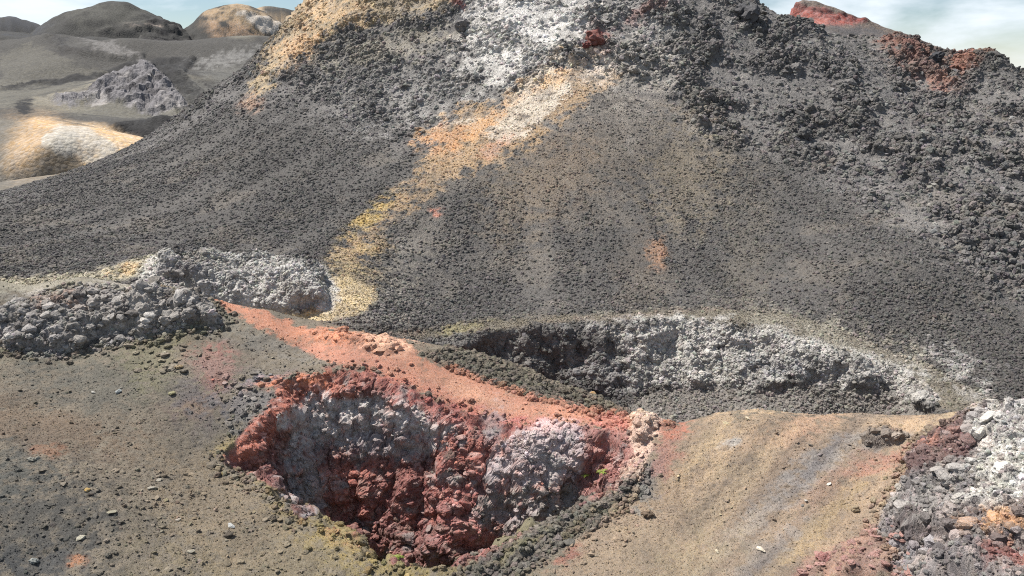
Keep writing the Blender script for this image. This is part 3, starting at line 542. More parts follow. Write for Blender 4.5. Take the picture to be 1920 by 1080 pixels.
# ---- red cone behind the summit on the right
def zE(x, y):
    cx, cy = P(1495,60,215)[:2]
    dx, dy = x-cx, y-cy
    top = P(1480, 0, 215)[2]
    ang = np.arctan2(dy, dx); r = np.hypot(dx*.8, dy)
    z = top + 2.0 - .0*dx - .62*np.maximum(r-2.5, 0)
    z = z - np.where(dx > 0, -.30*dx, 1.1*np.maximum(-dx-1, 0))
    zz = top - .36*np.maximum(dx-4,0) - .55*np.abs(dy+dx*.05)*.9 - 1.4*np.maximum(-dx+.5, 0)*.8
    cl = sstep(0, 1, (-dy)/3.0) * 1.3
    zz = zz - cl*sstep(30, 8, dx)
    return np.maximum(zz, -14), {}
gE = Grid(axis([(170,230,.5),(230,270,2)]), 0, zE, full=np.linspace(.24, .62, 260))
colE = paint(gE, .12, (112,100,92), [
 ('p',[(1455,30),(1475,0),(1530,12),(1620,40),(1560,50),(1500,52)],(158,84,78),5,.95,6,.4), ('b',(1540,42,50,10,10),(170,104,94),0,.8,6), ('p',[(1472,4),(1500,8),(1560,22),(1620,36),(1560,30),(1490,18)],(96,60,58),2,.9,4,.8),
 ('p',[(1500,50),(1560,48),(1640,52),(1680,70),(1600,90),(1540,80)],(92,90,92),6,.95,5), ('b',(1560,10,60,8,15),(118,106,98),0,.6,4)])
gE.displace(.25*fbm(gE.x*.2, gE.y*.2, gE.z*.2, 3) + .9*sstep(-5,3,sdf(gE.px,gE.py,[(1465,8),(1475,0),(1560,18),(1630,38),(1560,36),(1490,26)]))*lumps(gE.x, gE.y, gE.z, 2.2))

# ------------------------------------------------------------------ materials
def terrain_mat(name, speck, bumpd, inst=False, tint=.16):
    m = bpy.data.materials.new(name); m.use_nodes = True; nt = m.node_tree; nt.nodes.clear()
    at = nt.nodes.new('ShaderNodeAttribute'); at.attribute_name = 'Col'
    if inst: at.attribute_type = 'INSTANCER'
    tc = nt.nodes.new('ShaderNodeTexCoord'); co = tc.outputs['Object']
    n1 = N(nt, 'ShaderNodeTexNoise', Scale=speck, Detail=6.0, Roughness=.68); L(nt, co, n1.inputs['Vector'])
    n2 = N(nt, 'ShaderNodeTexVoronoi', Scale=speck*1.6); L(nt, co, n2.inputs['Vector'])
    r1 = N(nt, 'ShaderNodeMapRange', **{'From Min': .3, 'From Max': .7, 'To Min': 1-tint*1.6, 'To Max': 1+tint*1.6}); L(nt, n1.outputs['Fac'], r1.inputs['Value'])
    sv = nt.nodes.new('ShaderNodeSeparateColor'); L(nt, n2.outputs['Color'], sv.inputs[0])
    r2 = N(nt, 'ShaderNodeMapRange', **{'From Min': 0.0, 'From Max': 1.0, 'To Min': 1-tint, 'To Max': 1+tint}); L(nt, sv.outputs[0], r2.inputs['Value'])
    mu = N(nt, 'ShaderNodeMath', _operation='MULTIPLY'); L(nt, r1.outputs[0], mu.inputs[0]); L(nt, r2.outputs[0], mu.inputs[1])
    vm = nt.nodes.new('ShaderNodeVectorMath'); vm.operation = 'SCALE'; L(nt, at.outputs['Color'], vm.inputs[0]); L(nt, mu.outputs[0], vm.inputs['Scale'])
    hv = N(nt, 'ShaderNodeHueSaturation'); L(nt, vm.outputs[0], hv.inputs['Color'])
    r3 = N(nt, 'ShaderNodeMapRange', **{'From Min': 0.0, 'From Max': 1.0, 'To Min': .8, 'To Max': 1.25}); L(nt, sv.outputs[1], r3.inputs['Value']); L(nt, r3.outputs[0], hv.inputs['Saturation'])
    b = N(nt, 'ShaderNodeBsdfPrincipled', Roughness=.92); b.inputs['Specular IOR Level'].default_value = .25
    L(nt, hv.outputs[0], b.inputs['Base Color'])
    bp = N(nt, 'ShaderNodeBump', Strength=.8, Distance=bumpd)
    nb_ = N(nt, 'ShaderNodeTexNoise', Scale=speck*1.3, Detail=5.0, Roughness=.7); L(nt, co, nb_.inputs['Vector'])
    ad = N(nt, 'ShaderNodeMath', _operation='SUBTRACT'); L(nt, nb_.outputs['Fac'], ad.inputs[0])
    ml = N(nt, 'ShaderNodeMath', _operation='MULTIPLY'); ml.inputs[1].default_value = .5; L(nt, n2.outputs['Distance'], ml.inputs[0]); L(nt, ml.outputs[0], ad.inputs[1])
    L(nt, ad.outputs[0], bp.inputs['Height']); L(nt, bp.outputs[0], b.inputs['Normal'])
    o = nt.nodes.new('ShaderNodeOutputMaterial'); L(nt, b.outputs[0], o.inputs['Surface'])
    return m
M_near = terrain_mat('near_cinder', 30, .035, tint=.2)
M_mid = terrain_mat('cone_cinder', 7, .12)
M_far = terrain_mat('far_cinder', 1.2, .25, tint=.14)
M_rock = terrain_mat('loose_rock', 5, .05, inst=True, tint=.14)

ALB = .92
def tag(o, label=None, cat=None, group=None, kind=None):
    for k, v in (('label', label), ('category', cat), ('group', group), ('kind', kind)):
        if v: o[k] = v
    return o
SMOOTH = ('cinder_ground', 'far_hills', 'lava_plain', 'sulphur_hill', 'far_red_cone')
def split_grid(g, col, regions, base_name, mat, hide=None):
    """cut one sheet of ground into objects that share their borders; regions = list of (name, face mask fn)"""
    nr, nc = g.sh; idx = np.arange(nr*nc).reshape(nr, nc)
    q = np.stack([idx[:-1, :-1], idx[:-1, 1:], idx[1:, 1:], idx[1:, :-1]], -1).reshape(-1, 4)
    lab = np.zeros(len(q), int)
    vc = np.zeros(nr*nc, int)
    for k, (nm, m) in enumerate(regions): vc[m] = k + 1
    lab = vc[q].max(1)
    keep = np.ones(len(q), bool)
    if hide is not None: keep = ~hide[q].all(1)
    pos = np.stack([g.x, g.y, g.z], -1).astype(np.float32); out = []
    for k, nm in enumerate([base_name] + [r[0] for r in regions]):
        f = q[(lab == k) & keep]
        if not len(f): out.append(None); continue
        used, inv = np.unique(f, return_inverse=True); f2 = inv.reshape(-1, 4).astype(np.int32)
        me = bpy.data.meshes.new(nm); me.vertices.add(len(used)); me.vertices.foreach_set('co', pos[used].ravel())
        me.loops.add(f2.size); me.loops.foreach_set('vertex_index', f2.ravel())
        me.polygons.add(len(f2)); me.polygons.foreach_set('loop_start', np.arange(0, f2.size, 4, dtype=np.int32))
        me.polygons.foreach_set('use_smooth', np.full(len(f2), nm in SMOOTH))
        c = np.ones((len(used), 4), np.float32); c[:, :3] = col[used]*ALB
        a = me.attributes.new('Col', 'FLOAT_COLOR', 'POINT'); a.data.foreach_set('color', c.ravel())
        me.update(calc_edges=True); me.validate()
        me.materials.append(mat); o = bpy.data.objects.new(nm, me); scn.collection.objects.link(o); out.append(o)
    return out
# parts of each sheet that lie under the other one are left out
za_at = lambda x, y: fA(x, y)
hidA = (gA.y > 36) & (gA.z < fB(gA.x, gA.y) - cr2_depth(gA.x, gA.y)[1] - 1.2)
hidB = (gB.y < 41) & (gB.z < fA(gB.x, gB.y) - 1.2)
oA = split_grid(gA, colA, [('pit_wall', I['pit'] > 0), ('clinker_outcrop', I['oc1'] > 0), ('foreground_crag', I['oc3'] > 0), ('lava_slab', I['slab'] > 0),
     ('red_knob', I['knob'] > 0), ('pale_knob', I['knob2'] > 0)], 'cinder_ground', M_near, hidA)
oB = split_grid(gB, colB, [('crater_wall', IB['cr2'] > 0), ('grey_rock_wall', IB['oc2'] > 0)], 'cinder_cone', M_mid, hidB)
oC = split_grid(gC, colC, [('far_hills', farm), ('sulphur_hill', (gC.y < 128) & (gC.px < 305)), ('grey_rock_hill', rc > .8)], 'lava_plain', M_far)
oE = split_grid(gE, colE, [], 'far_red_cone', M_far)
for o in (oA[0], oA[1], oB[0], oB[1], *oC, oE[0]): tag(o, kind='structure')
# ground sheet to the horizon
me = bpy.data.meshes.new('ground'); S = 6000
me.from_pydata([(-S,-S,-18),(S,-S,-18),(S,S,-18),(-S,S,-18)], [], [(0,1,2,3)]); a = me.attributes.new('Col', 'FLOAT_COLOR', 'POINT'); a.data.foreach_set('color', [.11,.105,.095,1]*4)
me.materials.append(M_far); o = bpy.data.objects.new('ground', me); scn.collection.objects.link(o); tag(o, kind='structure')
print('terrain', round(time.time()-T0, 1), 'tris', sum(len(o.data.polygons)*2 for o in scn.objects if o.type == 'MESH'))
#@END
# ------------------------------------------------------------------ loose rock
import bmesh
def rock_mesh(name, seed, kind):
    r = np.random.RandomState(seed); bm = bmesh.new()
    if kind == 'angular':
        p = r.normal(size=(15, 3)); p /= np.linalg.norm(p, axis=1)[:, None]; p *= r.uniform(.75, 1.05, (15, 1)); p *= [1, r.uniform(.65, .95), r.uniform(.5, .8)]
        for v in p: bm.verts.new(v)
        bmesh.ops.convex_hull(bm, input=bm.verts[:]); bmesh.ops.delete(bm, geom=[v for v in bm.verts if not v.link_faces], context='VERTS')
    else:
        bmesh.ops.create_icosphere(bm, subdivisions=3 if kind == 'clinker' else 2, radius=1)
        p = np.array([v.co[:] for v in bm.verts]); o = seed*3.3
        f, i = worley(p[:, 0]*1.25+o, p[:, 1]*1.25, p[:, 2]*1.25+o); f2, _ = worley(p[:, 0]*2.9+o, p[:, 1]*2.9, p[:, 2]*2.9)
        k = .78 + .62*(.75-f) + .28*(.5-f2) + .15*r.normal(size=len(p))*.4
        p = p*k[:, None]*[1, r.uniform(.75, 1), r.uniform(.6, .85)]
        for v, q in zip(bm.verts, p): v.co = q
    me = bpy.data.meshes.new(name); bm.to_mesh(me); bm.free(); return me
MESH_A = [rock_mesh('angular_rock', 20+i, 'angular') for i in range(6)]
MESH_C = [rock_mesh('clinker', 40+i, 'clinker' if i < 3 else 'lump') for i in range(6)]
RC = bpy.data.collections.new('rock_shapes')           # not linked to the scene: source shapes of the rubble only
for i, me in enumerate(MESH_A + MESH_C):
    me2 = me.copy(); me2.materials.append(M_rock); o = bpy.data.objects.new('rock_shape_%02d' % i, me2); RC.objects.link(o)
def gn_tree():
    g = bpy.data.node_groups.new('scatter_rock', 'GeometryNodeTree')
    g.interface.new_socket('Geometry', in_out='INPUT', socket_type='NodeSocketGeometry'); g.interface.new_socket('Geometry', in_out='OUTPUT', socket_type='NodeSocketGeometry')
    gi = g.nodes.new('NodeGroupInput'); go = g.nodes.new('NodeGroupOutput')
    ci = g.nodes.new('GeometryNodeCollectionInfo'); ci.inputs['Collection'].default_value = RC; ci.inputs['Separate Children'].default_value = True; ci.inputs['Reset Children'].default_value = True
    ip = g.nodes.new('GeometryNodeInstanceOnPoints'); ip.inputs['Pick Instance'].default_value = True
    def na(n, t):
        a = g.nodes.new('GeometryNodeInputNamedAttribute'); a.data_type = t; a.inputs['Name'].default_value = n; return a.outputs['Attribute']
    e = g.nodes.new('FunctionNodeEulerToRotation')
    g.links.new(na('rot', 'FLOAT_VECTOR'), e.inputs[0]); g.links.new(e.outputs[0], ip.inputs['Rotation'])
    g.links.new(na('scl', 'FLOAT_VECTOR'), ip.inputs['Scale']); g.links.new(na('idx', 'INT'), ip.inputs['Instance Index'])
    g.links.new(gi.outputs[0], ip.inputs['Points']); g.links.new(ci.outputs[0], ip.inputs['Instance']); g.links.new(ip.outputs[0], go.inputs[0])
    return g
GN = gn_tree()
def scatter(name, g, wgt, n, s0, s1, col, shapes, sink=.25, power=2.2, flat=.85, cj=.16):
    w_ = np.clip(wgt, 0, None); w_ = w_/w_.sum(); k = rng.choice(len(w_), n, p=w_)
    nc = g.sh[1]; k = np.clip(k, nc+1, len(w_)-nc-2)
    P0 = np.stack([g.x, g.y, g.z], -1)
    a, b = rng.rand(n, 1), rng.rand(n, 1)
    pos = P0[k] + a*(P0[k+1]-P0[k]) + b*(P0[k+nc]-P0[k])
    s = s0 + (s1-s0)*rng.rand(n)**power
    pos = pos + g.n[k]*(s*(-sink))[:, None] + np.array([0, 0, 1])*(s*.3)[:, None]
    c = col[k]*ALB*np.exp(rng.normal(size=(n, 1))*cj)*(1+rng.normal(size=(n, 3))*.03)
    me = bpy.data.meshes.new(name); me.vertices.add(n); me.vertices.foreach_set('co', pos.astype(np.float32).ravel())
    at = me.attributes.new('rot', 'FLOAT_VECTOR', 'POINT'); at.data.foreach_set('vector', (rng.rand(n, 3)*[.9, .9, 6.28]).astype(np.float32).ravel())
    at = me.attributes.new('scl', 'FLOAT_VECTOR', 'POINT'); at.data.foreach_set('vector', (s[:, None]*np.array([1, 1, flat])).astype(np.float32).ravel())
    at = me.attributes.new('idx', 'INT', 'POINT'); at.data.foreach_set('value', np.array(shapes)[rng.randint(0, len(shapes), n)].astype(np.int32))
    cc = np.ones((n, 4), np.float32); cc[:, :3] = np.clip(c, .01, .9)
    at = me.attributes.new('Col', 'FLOAT_COLOR', 'POINT'); at.data.foreach_set('color', cc.ravel())
    o = bpy.data.objects.new(name, me); scn.collection.objects.link(o); md = o.modifiers.new('scatter', 'NODES'); md.node_group = GN
    return o
inA = (gA.px > -250) & (gA.px < 2150) & (gA.py < 1180) & (gA.y > 16) & (~hidA)
gnd = inA * (1-np.clip(rockA, 0, 1))
ANG = list(range(6)); CLK = list(range(6, 12)); ALL = list(range(12))
tag(scatter('cinder_gravel', gA, gnd*(1-.2*pathm), 110000, .012, .042, colA*1.2, ANG, sink=.3, power=2.8, flat=.6), 'fine angular cinder gravel strewn over the near slopes', 'gravel', kind='stuff')
patch = np.clip(fbm(gA.x*.5, gA.y*.5, gA.z*.5, 3)+.25, 0, 1)**1.5
stw = gnd*(1-pathm)*(.15+patch)*np.where(gA.px < 1190, 1, .3)
foot = inA*(np.exp(-((I['oc1']+.15)/.35)**2) + .8*np.exp(-((I['lip']+.05)/.3)**2) + .5*np.exp(-((I['oc3']+.1)/.3)**2) + .1*np.exp(-((I['pit']+.2)/.5)**2))
tag(scatter('talus', gA, foot, 9000, .02, .17, colA*1.1, ALL, sink=.1, power=3.2), 'small broken stones gathered at the foot of the outcrops and along the pit lip', 'stones', kind='stuff')
for zc in [(600,640,120,50),(330,620,110,40),(480,760,70,50),(1090,1010,90,60),(1180,900,50,70),(330,1000,200,70),(60,990,90,50)]:
    stw = stw + gnd*1.2*np.exp(-((gA.px-zc[0])/zc[2])**2-((gA.py-zc[1])/zc[3])**2)*(1-pathm)
tag(scatter('scattered_stones', gA, stw, 5000, .03, .1, colA*1.5, ALL, sink=.15, power=3.5, flat=.55), 'small stones scattered over the olive cinder slopes', 'stones', kind='stuff')
tag(scatter('crag_rubble', gA, inA*np.clip(rockA-.2, 0, 1), 40000, .02, .11, colA*1.15, ALL, sink=.45, power=2.8, cj=.24), 'crumbly clinker fragments covering the pit walls and outcrops', 'rubble', kind='stuff')
tag(scatter('slope_rubble', gA, inA*lee, 5000, .06, .22, colA, CLK, sink=.3), 'dark rubble on the back slope of the red ridge', 'rubble', kind='stuff')
inB = (gB.px > -250) & (gB.px < 2150) & (gB.py > -160) & (gB.y < 93) & (~hidB)
chd = np.clip(.35 + 1.1*sstep(-.7, .6, -chute), 0, 2)
scr = chd*inB*(1-.999*np.clip(np.maximum.reduce([rockB, wall, calm*.9]), 0, 1))*(1-.9*streak)
tag(scatter('cone_scree', gB, scr, 170000, .03, .17, colB*1.3, ALL, sink=.3, power=3.2), 'dark clinker scree covering the flank of the big cone', 'scree', kind='stuff')
tag(scatter('cone_rubble', gB, inB*rockB*(.25+patchB)*(1-wall)*(1-.6*streak), 80000, .05, .36, colB*1.05, ANG+ANG+CLK, sink=.4, power=3.4), 'rough lava rubble on the upper part of the cone', 'rubble', kind='stuff')
tag(scatter('crater_rubble', gB, inB*wall, 44000, .03, .17, colB*1.05, ANG+ANG+CLK, sink=.4, power=2.8), 'pale and dark rubble on the walls of the second crater', 'rubble', kind='stuff')
tag(scatter('streak_grit', gB, inB*streak*(1-calm)*(1-wall), 15000, .03, .14, colB*1.3, ALL, sink=.35, power=3.5, cj=.1), 'ochre grit and small stones in the orange stain on the cone', 'grit', kind='stuff')
tag(scatter('path_gravel', gB, inB*calm, 9000, .02, .07, colB, ALL, sink=.3, power=2.5), 'fine gravel on the crater rim path', 'gravel', kind='stuff')
print('rubble', round(time.time()-T0, 1))
# ------------------------------------------------------------------ single stones, boulders and plants
def obj_mat(name):
    m = M_rock.copy(); m.name = name
    for n in m.node_tree.nodes:
        if n.type == 'ATTRIBUTE': n.attribute_type = 'OBJECT'; n.attribute_name = 'color'
    return m
M_obj = obj_mat('stone')
for me in MESH_A + MESH_C: me.materials.append(M_obj)
from mathutils import kdtree
PA = np.stack([gA.x, gA.y, gA.z], -1); PB = np.stack([gB.x, gB.y, gB.z], -1)
pxA, pyA = proj(gA.x, gA.y, gA.z); pxB, pyB = proj(gB.x, gB.y, gB.z)
def at_pixel(P0, px_, py_, u, v, ok=None):
    d = (px_-u)**2 + (py_-v)**2
    near = d < 12**2
    if ok is not None: near &= ok
    if not near.any(): return int(np.argmin(d))
    k = np.where(near)[0]; return int(k[np.argmin(P0[k, 1] + d[k]*.02)])    # the nearest surface there is the one in view
def stone(name, pos, size, col, parent=None, mesh=None, squash=1.0, rot=None, sink=.2):
    me = mesh or (MESH_A + MESH_C)[rng.randint(0, 12)]
    o = bpy.data.objects.new(name, me); scn.collection.objects.link(o); o.parent = parent
    o.location = (pos[0], pos[1], pos[2] + size*squash*(.45-sink)); o.scale = (size, size, size*squash)
    o.rotation_euler = rot or (rng.uniform(-.4, .4), rng.uniform(-.4, .4), rng.uniform(0, 6.28)); o.color = (*[float(c) for c in np.clip(col, .01, .9)], 1); return o
PXW = lambda pos, w_: w_ * pos[1] / FPX / cp * .5 * 1.1        # half width in metres of something w px across
single = [  # u, v, width px, colour, flatness, mesh, label
 (1425,1030,20,(236,224,200),.6,3,'cream rounded stone alone near the foot of the ochre slope, bottom right'),
 (1553,907,12,(226,220,206),.5,1,'small whitish stone in the blue grey streak of the right slope'),
 (1510,938,10,(196,192,186),.6,2,'pale grey pebble just down slope of the whitish stone'),
 (1504,948,10,(140,138,134),.6,2,'dull grey pebble touching the pale pebble on the blue grey streak'),
 (1401,784,14,(214,196,164),.6,0,'buff stone sitting right on the crest of the right slope'),
 (1360,793,14,(224,206,160),.5,4,'yellowish flat stone just below the crest of the right slope'),
 (1519,835,10,(112,106,98),.7,2,'dark stone below the grey streak head on the right slope'),
 (1215,966,26,(110,92,74),.7,8,'rough brown clinker half buried on the slope right of the pit'),
 (1345,1035,12,(226,212,176),.6,5,'pale yellow pebble left of the cream rounded stone'),
 (1270,893,10,(230,200,150),.6,1,'light ochre chip on the slope right of the pit'),
 (1350,964,9,(226,208,160),.6,1,'light yellow chip halfway down the ochre slope'),
 (286,914,22,(178,172,156),.4,3,'flat pale grey stone on the brown slope left of the pit'),
 (298,900,14,(166,160,146),.6,1,'small pale stone just above the flat pale grey one'),
 (435,986,20,(196,200,200),.6,4,'blue white stone on the olive slope near the pit'),
 (427,1003,22,(88,80,70),.5,8,'dark brown clinker just below the blue white stone'),
 (358,1036,18,(170,164,146),.8,0,'upright pale stone near the lower edge left of the pit'),
 (334,974,18,(160,152,140),.5,2,'angular grey stone in the middle of the left slope'),
 (358,982,14,(128,120,96),.7,1,'olive stone right beside the angular grey stone'),
 (152,1010,22,(172,168,148),.45,5,'long pale stone lying low on the dark cinder at lower left'),
 (210,960,22,(160,156,132),.4,3,'elongated yellowish grey stone on the dark left slope'),
 (163,919,12,(196,160,72),.6,9,'yellow sulphur stained stone on the left slope'),
 (170,928,12,(74,66,60),.8,2,'dark stone just under the yellow stained one'),
 (177,735,12,(190,188,180),.5,4,'light grey stone on the smooth upper left slope'),
 (222,735,16,(150,158,160),.8,0,'jagged bluish stone on the smooth upper left slope'),
 (130,734,9,(130,126,110),.7,1,'small olive stone on the smooth upper left slope'),
 (60,862,16,(138,138,128),.7,8,'grey stone pair member standing out on the dark left edge'),
 (72,860,14,(150,150,138),.7,4,'light grey stone beside the grey one on the dark left edge'),
 (202,1042,14,(110,106,96),.8,6,'dark knobbly stone by the bottom edge at left'),
 (64,1052,18,(142,148,146),.8,8,'grey blue clinker at the bottom left corner'),
 (336,689,16,(168,144,104),.7,8,'tan knobbly stone on the mound below the clinker outcrop'),
 (322,738,14,(150,146,104),.7,9,'greenish yellow stone low on the mound'),
 (308,662,12,(202,196,168),.6,4,'cream stone just below the clinker outcrop'),
 (375,666,12,(132,126,106),.7,2,'olive grey stone below the foot of the clinker outcrop'),
 (420,718,16,(176,152,146),.4,3,'flat pinkish stone beside the red stained cinder'),
 (400,712,9,(206,120,104),.7,1,'small red stone on the red stained cinder'),
 (462,744,14,(196,192,184),.6,4,'whitish stone on the shoulder left of the pit'),
 (1113,738,14,(222,178,112),1.2,0,'orange stone standing on the dark back slope of the ridge'),
 (420,888,14,(150,134,80),.6,10,'ochre clinker at the left tip of the pit'),
 (562,712,16,(214,128,92),.6,9,'orange red clinker on the upper left lip of the pit'),
]
for u, v, wpx, c, fl, mi, lab in single:
    k = at_pixel(PA, pxA, pyA, u, v); pos = PA[k]
    tag(stone('loose_stone', pos, PXW(pos, wpx), lin(c)*ALB, mesh=(MESH_A+MESH_C)[mi], squash=fl), lab, 'stone')
def zone(n, u0, u1, v0, v1, w0, w1, label, group, tint=None, m=None, name='loose_stone', P0=PA, U=pxA, V=pyA, colr=colA, okm=None, kinds=None, near=None):
    ok = (U > u0) & (U < u1) & (V > v0) & (V < v1)
    if okm is not None: ok &= okm
    if near is not None: ok &= (sdf(U, V, near) > 0)
    ks = np.where(ok)[0]
    for k in rng.choice(ks, n):
        pos = P0[k]; wpx = w0 + (w1-w0)*rng.rand()**2
        c = colr[k]*ALB*rng.uniform(1.0, 1.7) if tint is None else lin(tint)*rng.uniform(.8, 1.2)
        ww = 'tiny' if wpx < w0+.12*(w1-w0) else 'small' if wpx < w0+.4*(w1-w0) else 'medium sized' if wpx < w0+.7*(w1-w0) else 'large'
        hue = 'reddish' if c[0] > 1.6*c[1] else 'tan' if c[0] > 1.5*c[2] else 'dark' if c[1] < .1 else 'pale' if c[1] > .3 else 'grey'
        fu, fv = (U[k]-u0)/(u1-u0), (V[k]-v0)/(v1-v0)
        lb = ww + ' ' + hue + ' ' + label + ', ' + ('upper' if fv < .33 else 'middle' if fv < .66 else 'lower') + ' ' + ('left' if fu < .33 else 'centre' if fu < .66 else 'right') + ' part'
        tag(stone(name, pos, PXW(pos, wpx), c, squash=rng.uniform(.35, .7), mesh=(MESH_A+MESH_C)[rng.randint(*(kinds or (0, 12)))]), lb, 'stone', group)
okg = (gnd > .9) & (pathm < .1)
zone(26, 500,720,420+580,1080, 7,16,'rough stone on yellow olive cinder before the pit','stones in front of the pit', okm=okg)
zone(40, 230,520,860,1080, 8,20,'stone on brown slope left of pit','stones on the brown slope left of the pit', okm=okg)
zone(32, 0,230,880,1080, 8,20,'stone on dark cinder at lower left','stones on the dark cinder at lower left', okm=okg)
zone(10, 0,300,680,860, 6,11,'stone on the smooth upper left slope','stones on the smooth upper left slope', okm=okg)
zone(36, 240,360,610,700, 8,22,'knobbly stone in litter below clinker outcrop','stone litter below the clinker outcrop', okm=okg, kinds=(6,12))
zone(30, 420,520,700,800, 8,20,'stone on shoulder left of pit rim','stones on the shoulder left of the pit rim', okm=okg)
zone(22, 1000,1190,990,1080, 8,20,'rough stone on slope below pit lip','stones below the right lip of the pit', okm=okg, kinds=(4,12))
zone(22, 1240,1640,800,1060, 5,10,'stone on the streaked ochre slope','stones on the streaked ochre slope', okm=okg)
zone(16, 450,1150,580,790, 5,11,'stone lying on the red ridge path','stones on the red path', okm=(pathm > .6))
# big knobs that belong to the outcrops: parts of them
def knobs(parent, mask, n, w0, w1, colr, P0, U, V, box, name='clinker', bright=1.1, minn=None):
    ok = mask & (U > box[0]) & (U < box[1]) & (V > box[2]) & (V < box[3]); ks = np.where(ok)[0]
    for k in rng.choice(ks, n):
        pos = P0[k]; wpx = w0 + (w1-w0)*rng.rand()**1.8
        o = stone('boulder' if wpx > .55*w1 else name, pos, PXW(pos, wpx), colr[k]*ALB*bright*rng.uniform(.75, 1.1), parent=parent, mesh=(MESH_A+MESH_C)[rng.randint(2, 12)], squash=rng.uniform(.7, 1), sink=.45)
knobs(oA[2], I['oc1'] > .15, 240, 10, 28, colA, PA, pxA, pyA, (-40,420,520,665))
knobs(oA[3], I['oc3'] > .1, 150, 14, 44, colA, PA, pxA, pyA, (1640,1960,740,1100))
knobs(oA[1], I['pit'] > .25, 220, 8, 24, colA, PA, pxA, pyA, (420,1190,700,1060), name='rock')
knobs(oA[5], I['knob'] > .05, 26, 10, 26, colA, PA, pxA, pyA, (560,770,600,680), name='rock')
knobs(oA[6], I['knob2'] > .0, 14, 10, 24, colA, PA, pxA, pyA, (1170,1250,750,850), name='rock')
knobs(oA[4], I['slab'] > .0, 22, 10, 26, colA, PA, pxA, pyA, (1600,1730,795,850), name='rock')
knobs(oB[2], IB['oc2'] > .1, 60, 8, 18, colB, PB, pxB, pyB, (250,650,470,600), name='rock')
knobs(oB[1], (IB['cr2'] > .1) & (floor2 < .3), 70, 8, 18, colB, PB, pxB, pyB, (800,1780,590,780), name='rock')
knobs(oB[0], (rockB > .7) & (patchB > .5) & (gB.y < 92), 120, 10, 26, colB, PB, pxB, pyB, (500,1960,-20,560), name='rock')
tag(oA[2], 'dark grey clinker outcrop on the left mound, at the left edge', 'outcrop')
tag(oA[3], 'multicoloured crag with white, grey and red rock in the lower right corner', 'crag')
tag(oA[4], 'low layered lava slab lying on the crest of the ochre slope', 'slab')
tag(oA[5], 'crumbly orange red knob on the far side of the red path', 'outcrop')
tag(oA[6], 'small peach coloured knob on the ridge at the right corner of the pit', 'outcrop')
# rubble pile bottom right: a heap of red stones
for u, v, wpx, lab in [(1395+150,1050,30,'biggest purple red clinker in the red rubble left of the crag')]:
    pos = PA[at_pixel(PA, pxA, pyA, u, v)]; tag(stone('loose_stone', pos, PXW(pos, wpx), lin((156,104,100))*ALB, mesh=MESH_C[0]), lab, 'stone')
zone(60, 1490,1710,985,1080, 10,26,'stone in the rubble below the crag','red rubble stones below the crag', tint=(170,126,118), kinds=(0,12), near=[(1490,1085),(1520,1040),(1590,1020),(1640,985),(1700,990),(1710,1085)])
zone(24, 880,1190,890,1070, 12,28,'blocky stone on right lip of pit','dark blocks on the right lip of the pit', tint=(92,90,84), near=[(1188,890),(1196,910),(1130,985),(1040,1040),(960,1085),(870,1090),(880,1058),(985,1006),(1060,966),(1140,935)])
# crest boulders of the summit
for u, v, wpx, c, lab in [(1408,14,34,(84,84,88),'dark boulder perched at the right end of the summit ridge'),(1392,6,24,(84,84,88),'dark boulder just left of the perched one on the summit ridge'),
    (1758,92,24,(64,66,72),'dark upright boulder on the crest between the two red summit crags'),(1118,66,36,(124,74,68),'dark red crag sticking out below the white summit rock'),(1100,74,16,(110,56,54),'small maroon boulder left of the dark red crag'),
    (866,36,30,(112,110,112),'dark grey boulder at the left edge of the white summit rock'),(1512,238+0,24,(88,88,88),'dark boulder among the upper right rubble')]:
    k = at_pixel(PB, pxB, pyB, u, v+14, gB.y < 93); pos = PB[k]
    tag(stone('boulder', pos, PXW(pos, wpx), lin(c)*ALB, mesh=MESH_C[rng.randint(0, 3)], squash=.9, sink=.1), lab, 'boulder')
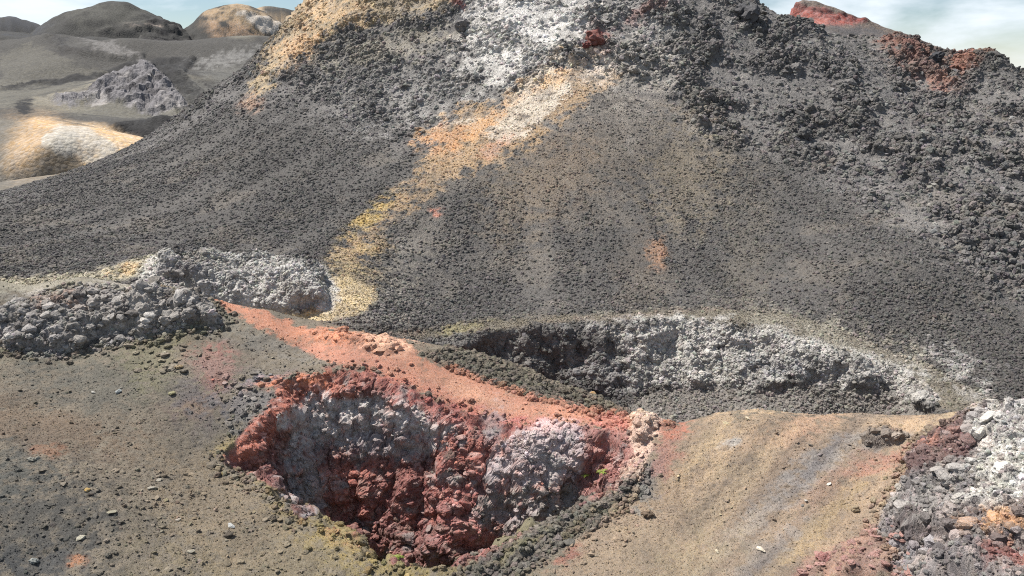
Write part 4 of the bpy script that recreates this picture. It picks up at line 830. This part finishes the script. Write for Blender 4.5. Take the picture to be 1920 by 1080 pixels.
# plants
def leaf_mat():
    m = bpy.data.materials.new('fern_leaf'); m.use_nodes = True; b = m.node_tree.nodes['Principled BSDF']
    n = N(m.node_tree, 'ShaderNodeTexNoise', Scale=9.0); r = m.node_tree.nodes.new('ShaderNodeValToRGB')
    r.color_ramp.elements[0].color = (.10, .16, .015, 1); r.color_ramp.elements[1].color = (.30, .36, .04, 1)
    L(m.node_tree, n.outputs['Fac'], r.inputs['Fac']); L(m.node_tree, r.outputs['Color'], b.inputs['Base Color']); b.inputs['Roughness'].default_value = .6; return m
M_leaf = leaf_mat()
def frond(length, width, seed):
    r = np.random.RandomState(seed); bm = bmesh.new(); n = 9
    def pt(t): return Vector((length*t, 0, length*(.55*t - .62*t*t)))
    for i in range(n):
        t = (i+.6)/n; p = pt(t); wl = width*math.sin(math.pi*(.12+.85*t))
        for s in (-1, 1):
            a = bm.verts.new(p); b_ = bm.verts.new(p + Vector((.25*wl+length*.03, s*wl, .05*wl))); c_ = bm.verts.new(p + Vector((length*.06, s*wl*.45, wl*.14))); d_ = bm.verts.new(p + Vector((-.02*length, s*wl*.5, .02)))
            bm.faces.new((a, c_, b_, d_))
    pr = None
    for i in range(8):
        p = pt(i/7); q = [bm.verts.new(p+Vector((0, -.006, 0))), bm.verts.new(p+Vector((0, .006, .0))), bm.verts.new(p+Vector((0, 0, .008)))]
        if pr:
            for j in range(3): bm.faces.new((pr[j], pr[(j+1) % 3], q[(j+1) % 3], q[j]))
        pr = q
    me = bpy.data.meshes.new('frond'); bm.to_mesh(me); bm.free(); me.materials.append(M_leaf); return me
FR = [frond(.32, .085, 1), frond(.24, .07, 2)]
def fern(u, v, n, sc, lab):
    k = at_pixel(PA, pxA, pyA, u, v, I['pit'] > 0); e = bpy.data.objects.new('fern', None); scn.collection.objects.link(e)
    e.location = PA[k] + np.array([0, -.08, .03]); tag(e, lab, 'plant')
    for i in range(n):
        o = bpy.data.objects.new('frond', FR[i % 2]); scn.collection.objects.link(o); o.parent = e
        o.rotation_euler = (rng.uniform(-.3, .3), rng.uniform(-.7, .1), 6.28*i/n + rng.uniform(-.3, .3)); o.scale = (sc,)*3
fern(1128, 886, 11, .75, 'bright yellow green fern high on the right wall of the pit')
fern(1100, 893, 8, .6, 'smaller fern left of the bright one on the pit wall')
fern(750, 1042, 9, .65, 'green fern at the bottom of the pit')
print('done', round(time.time()-T0, 1), 'objects', len(scn.objects))
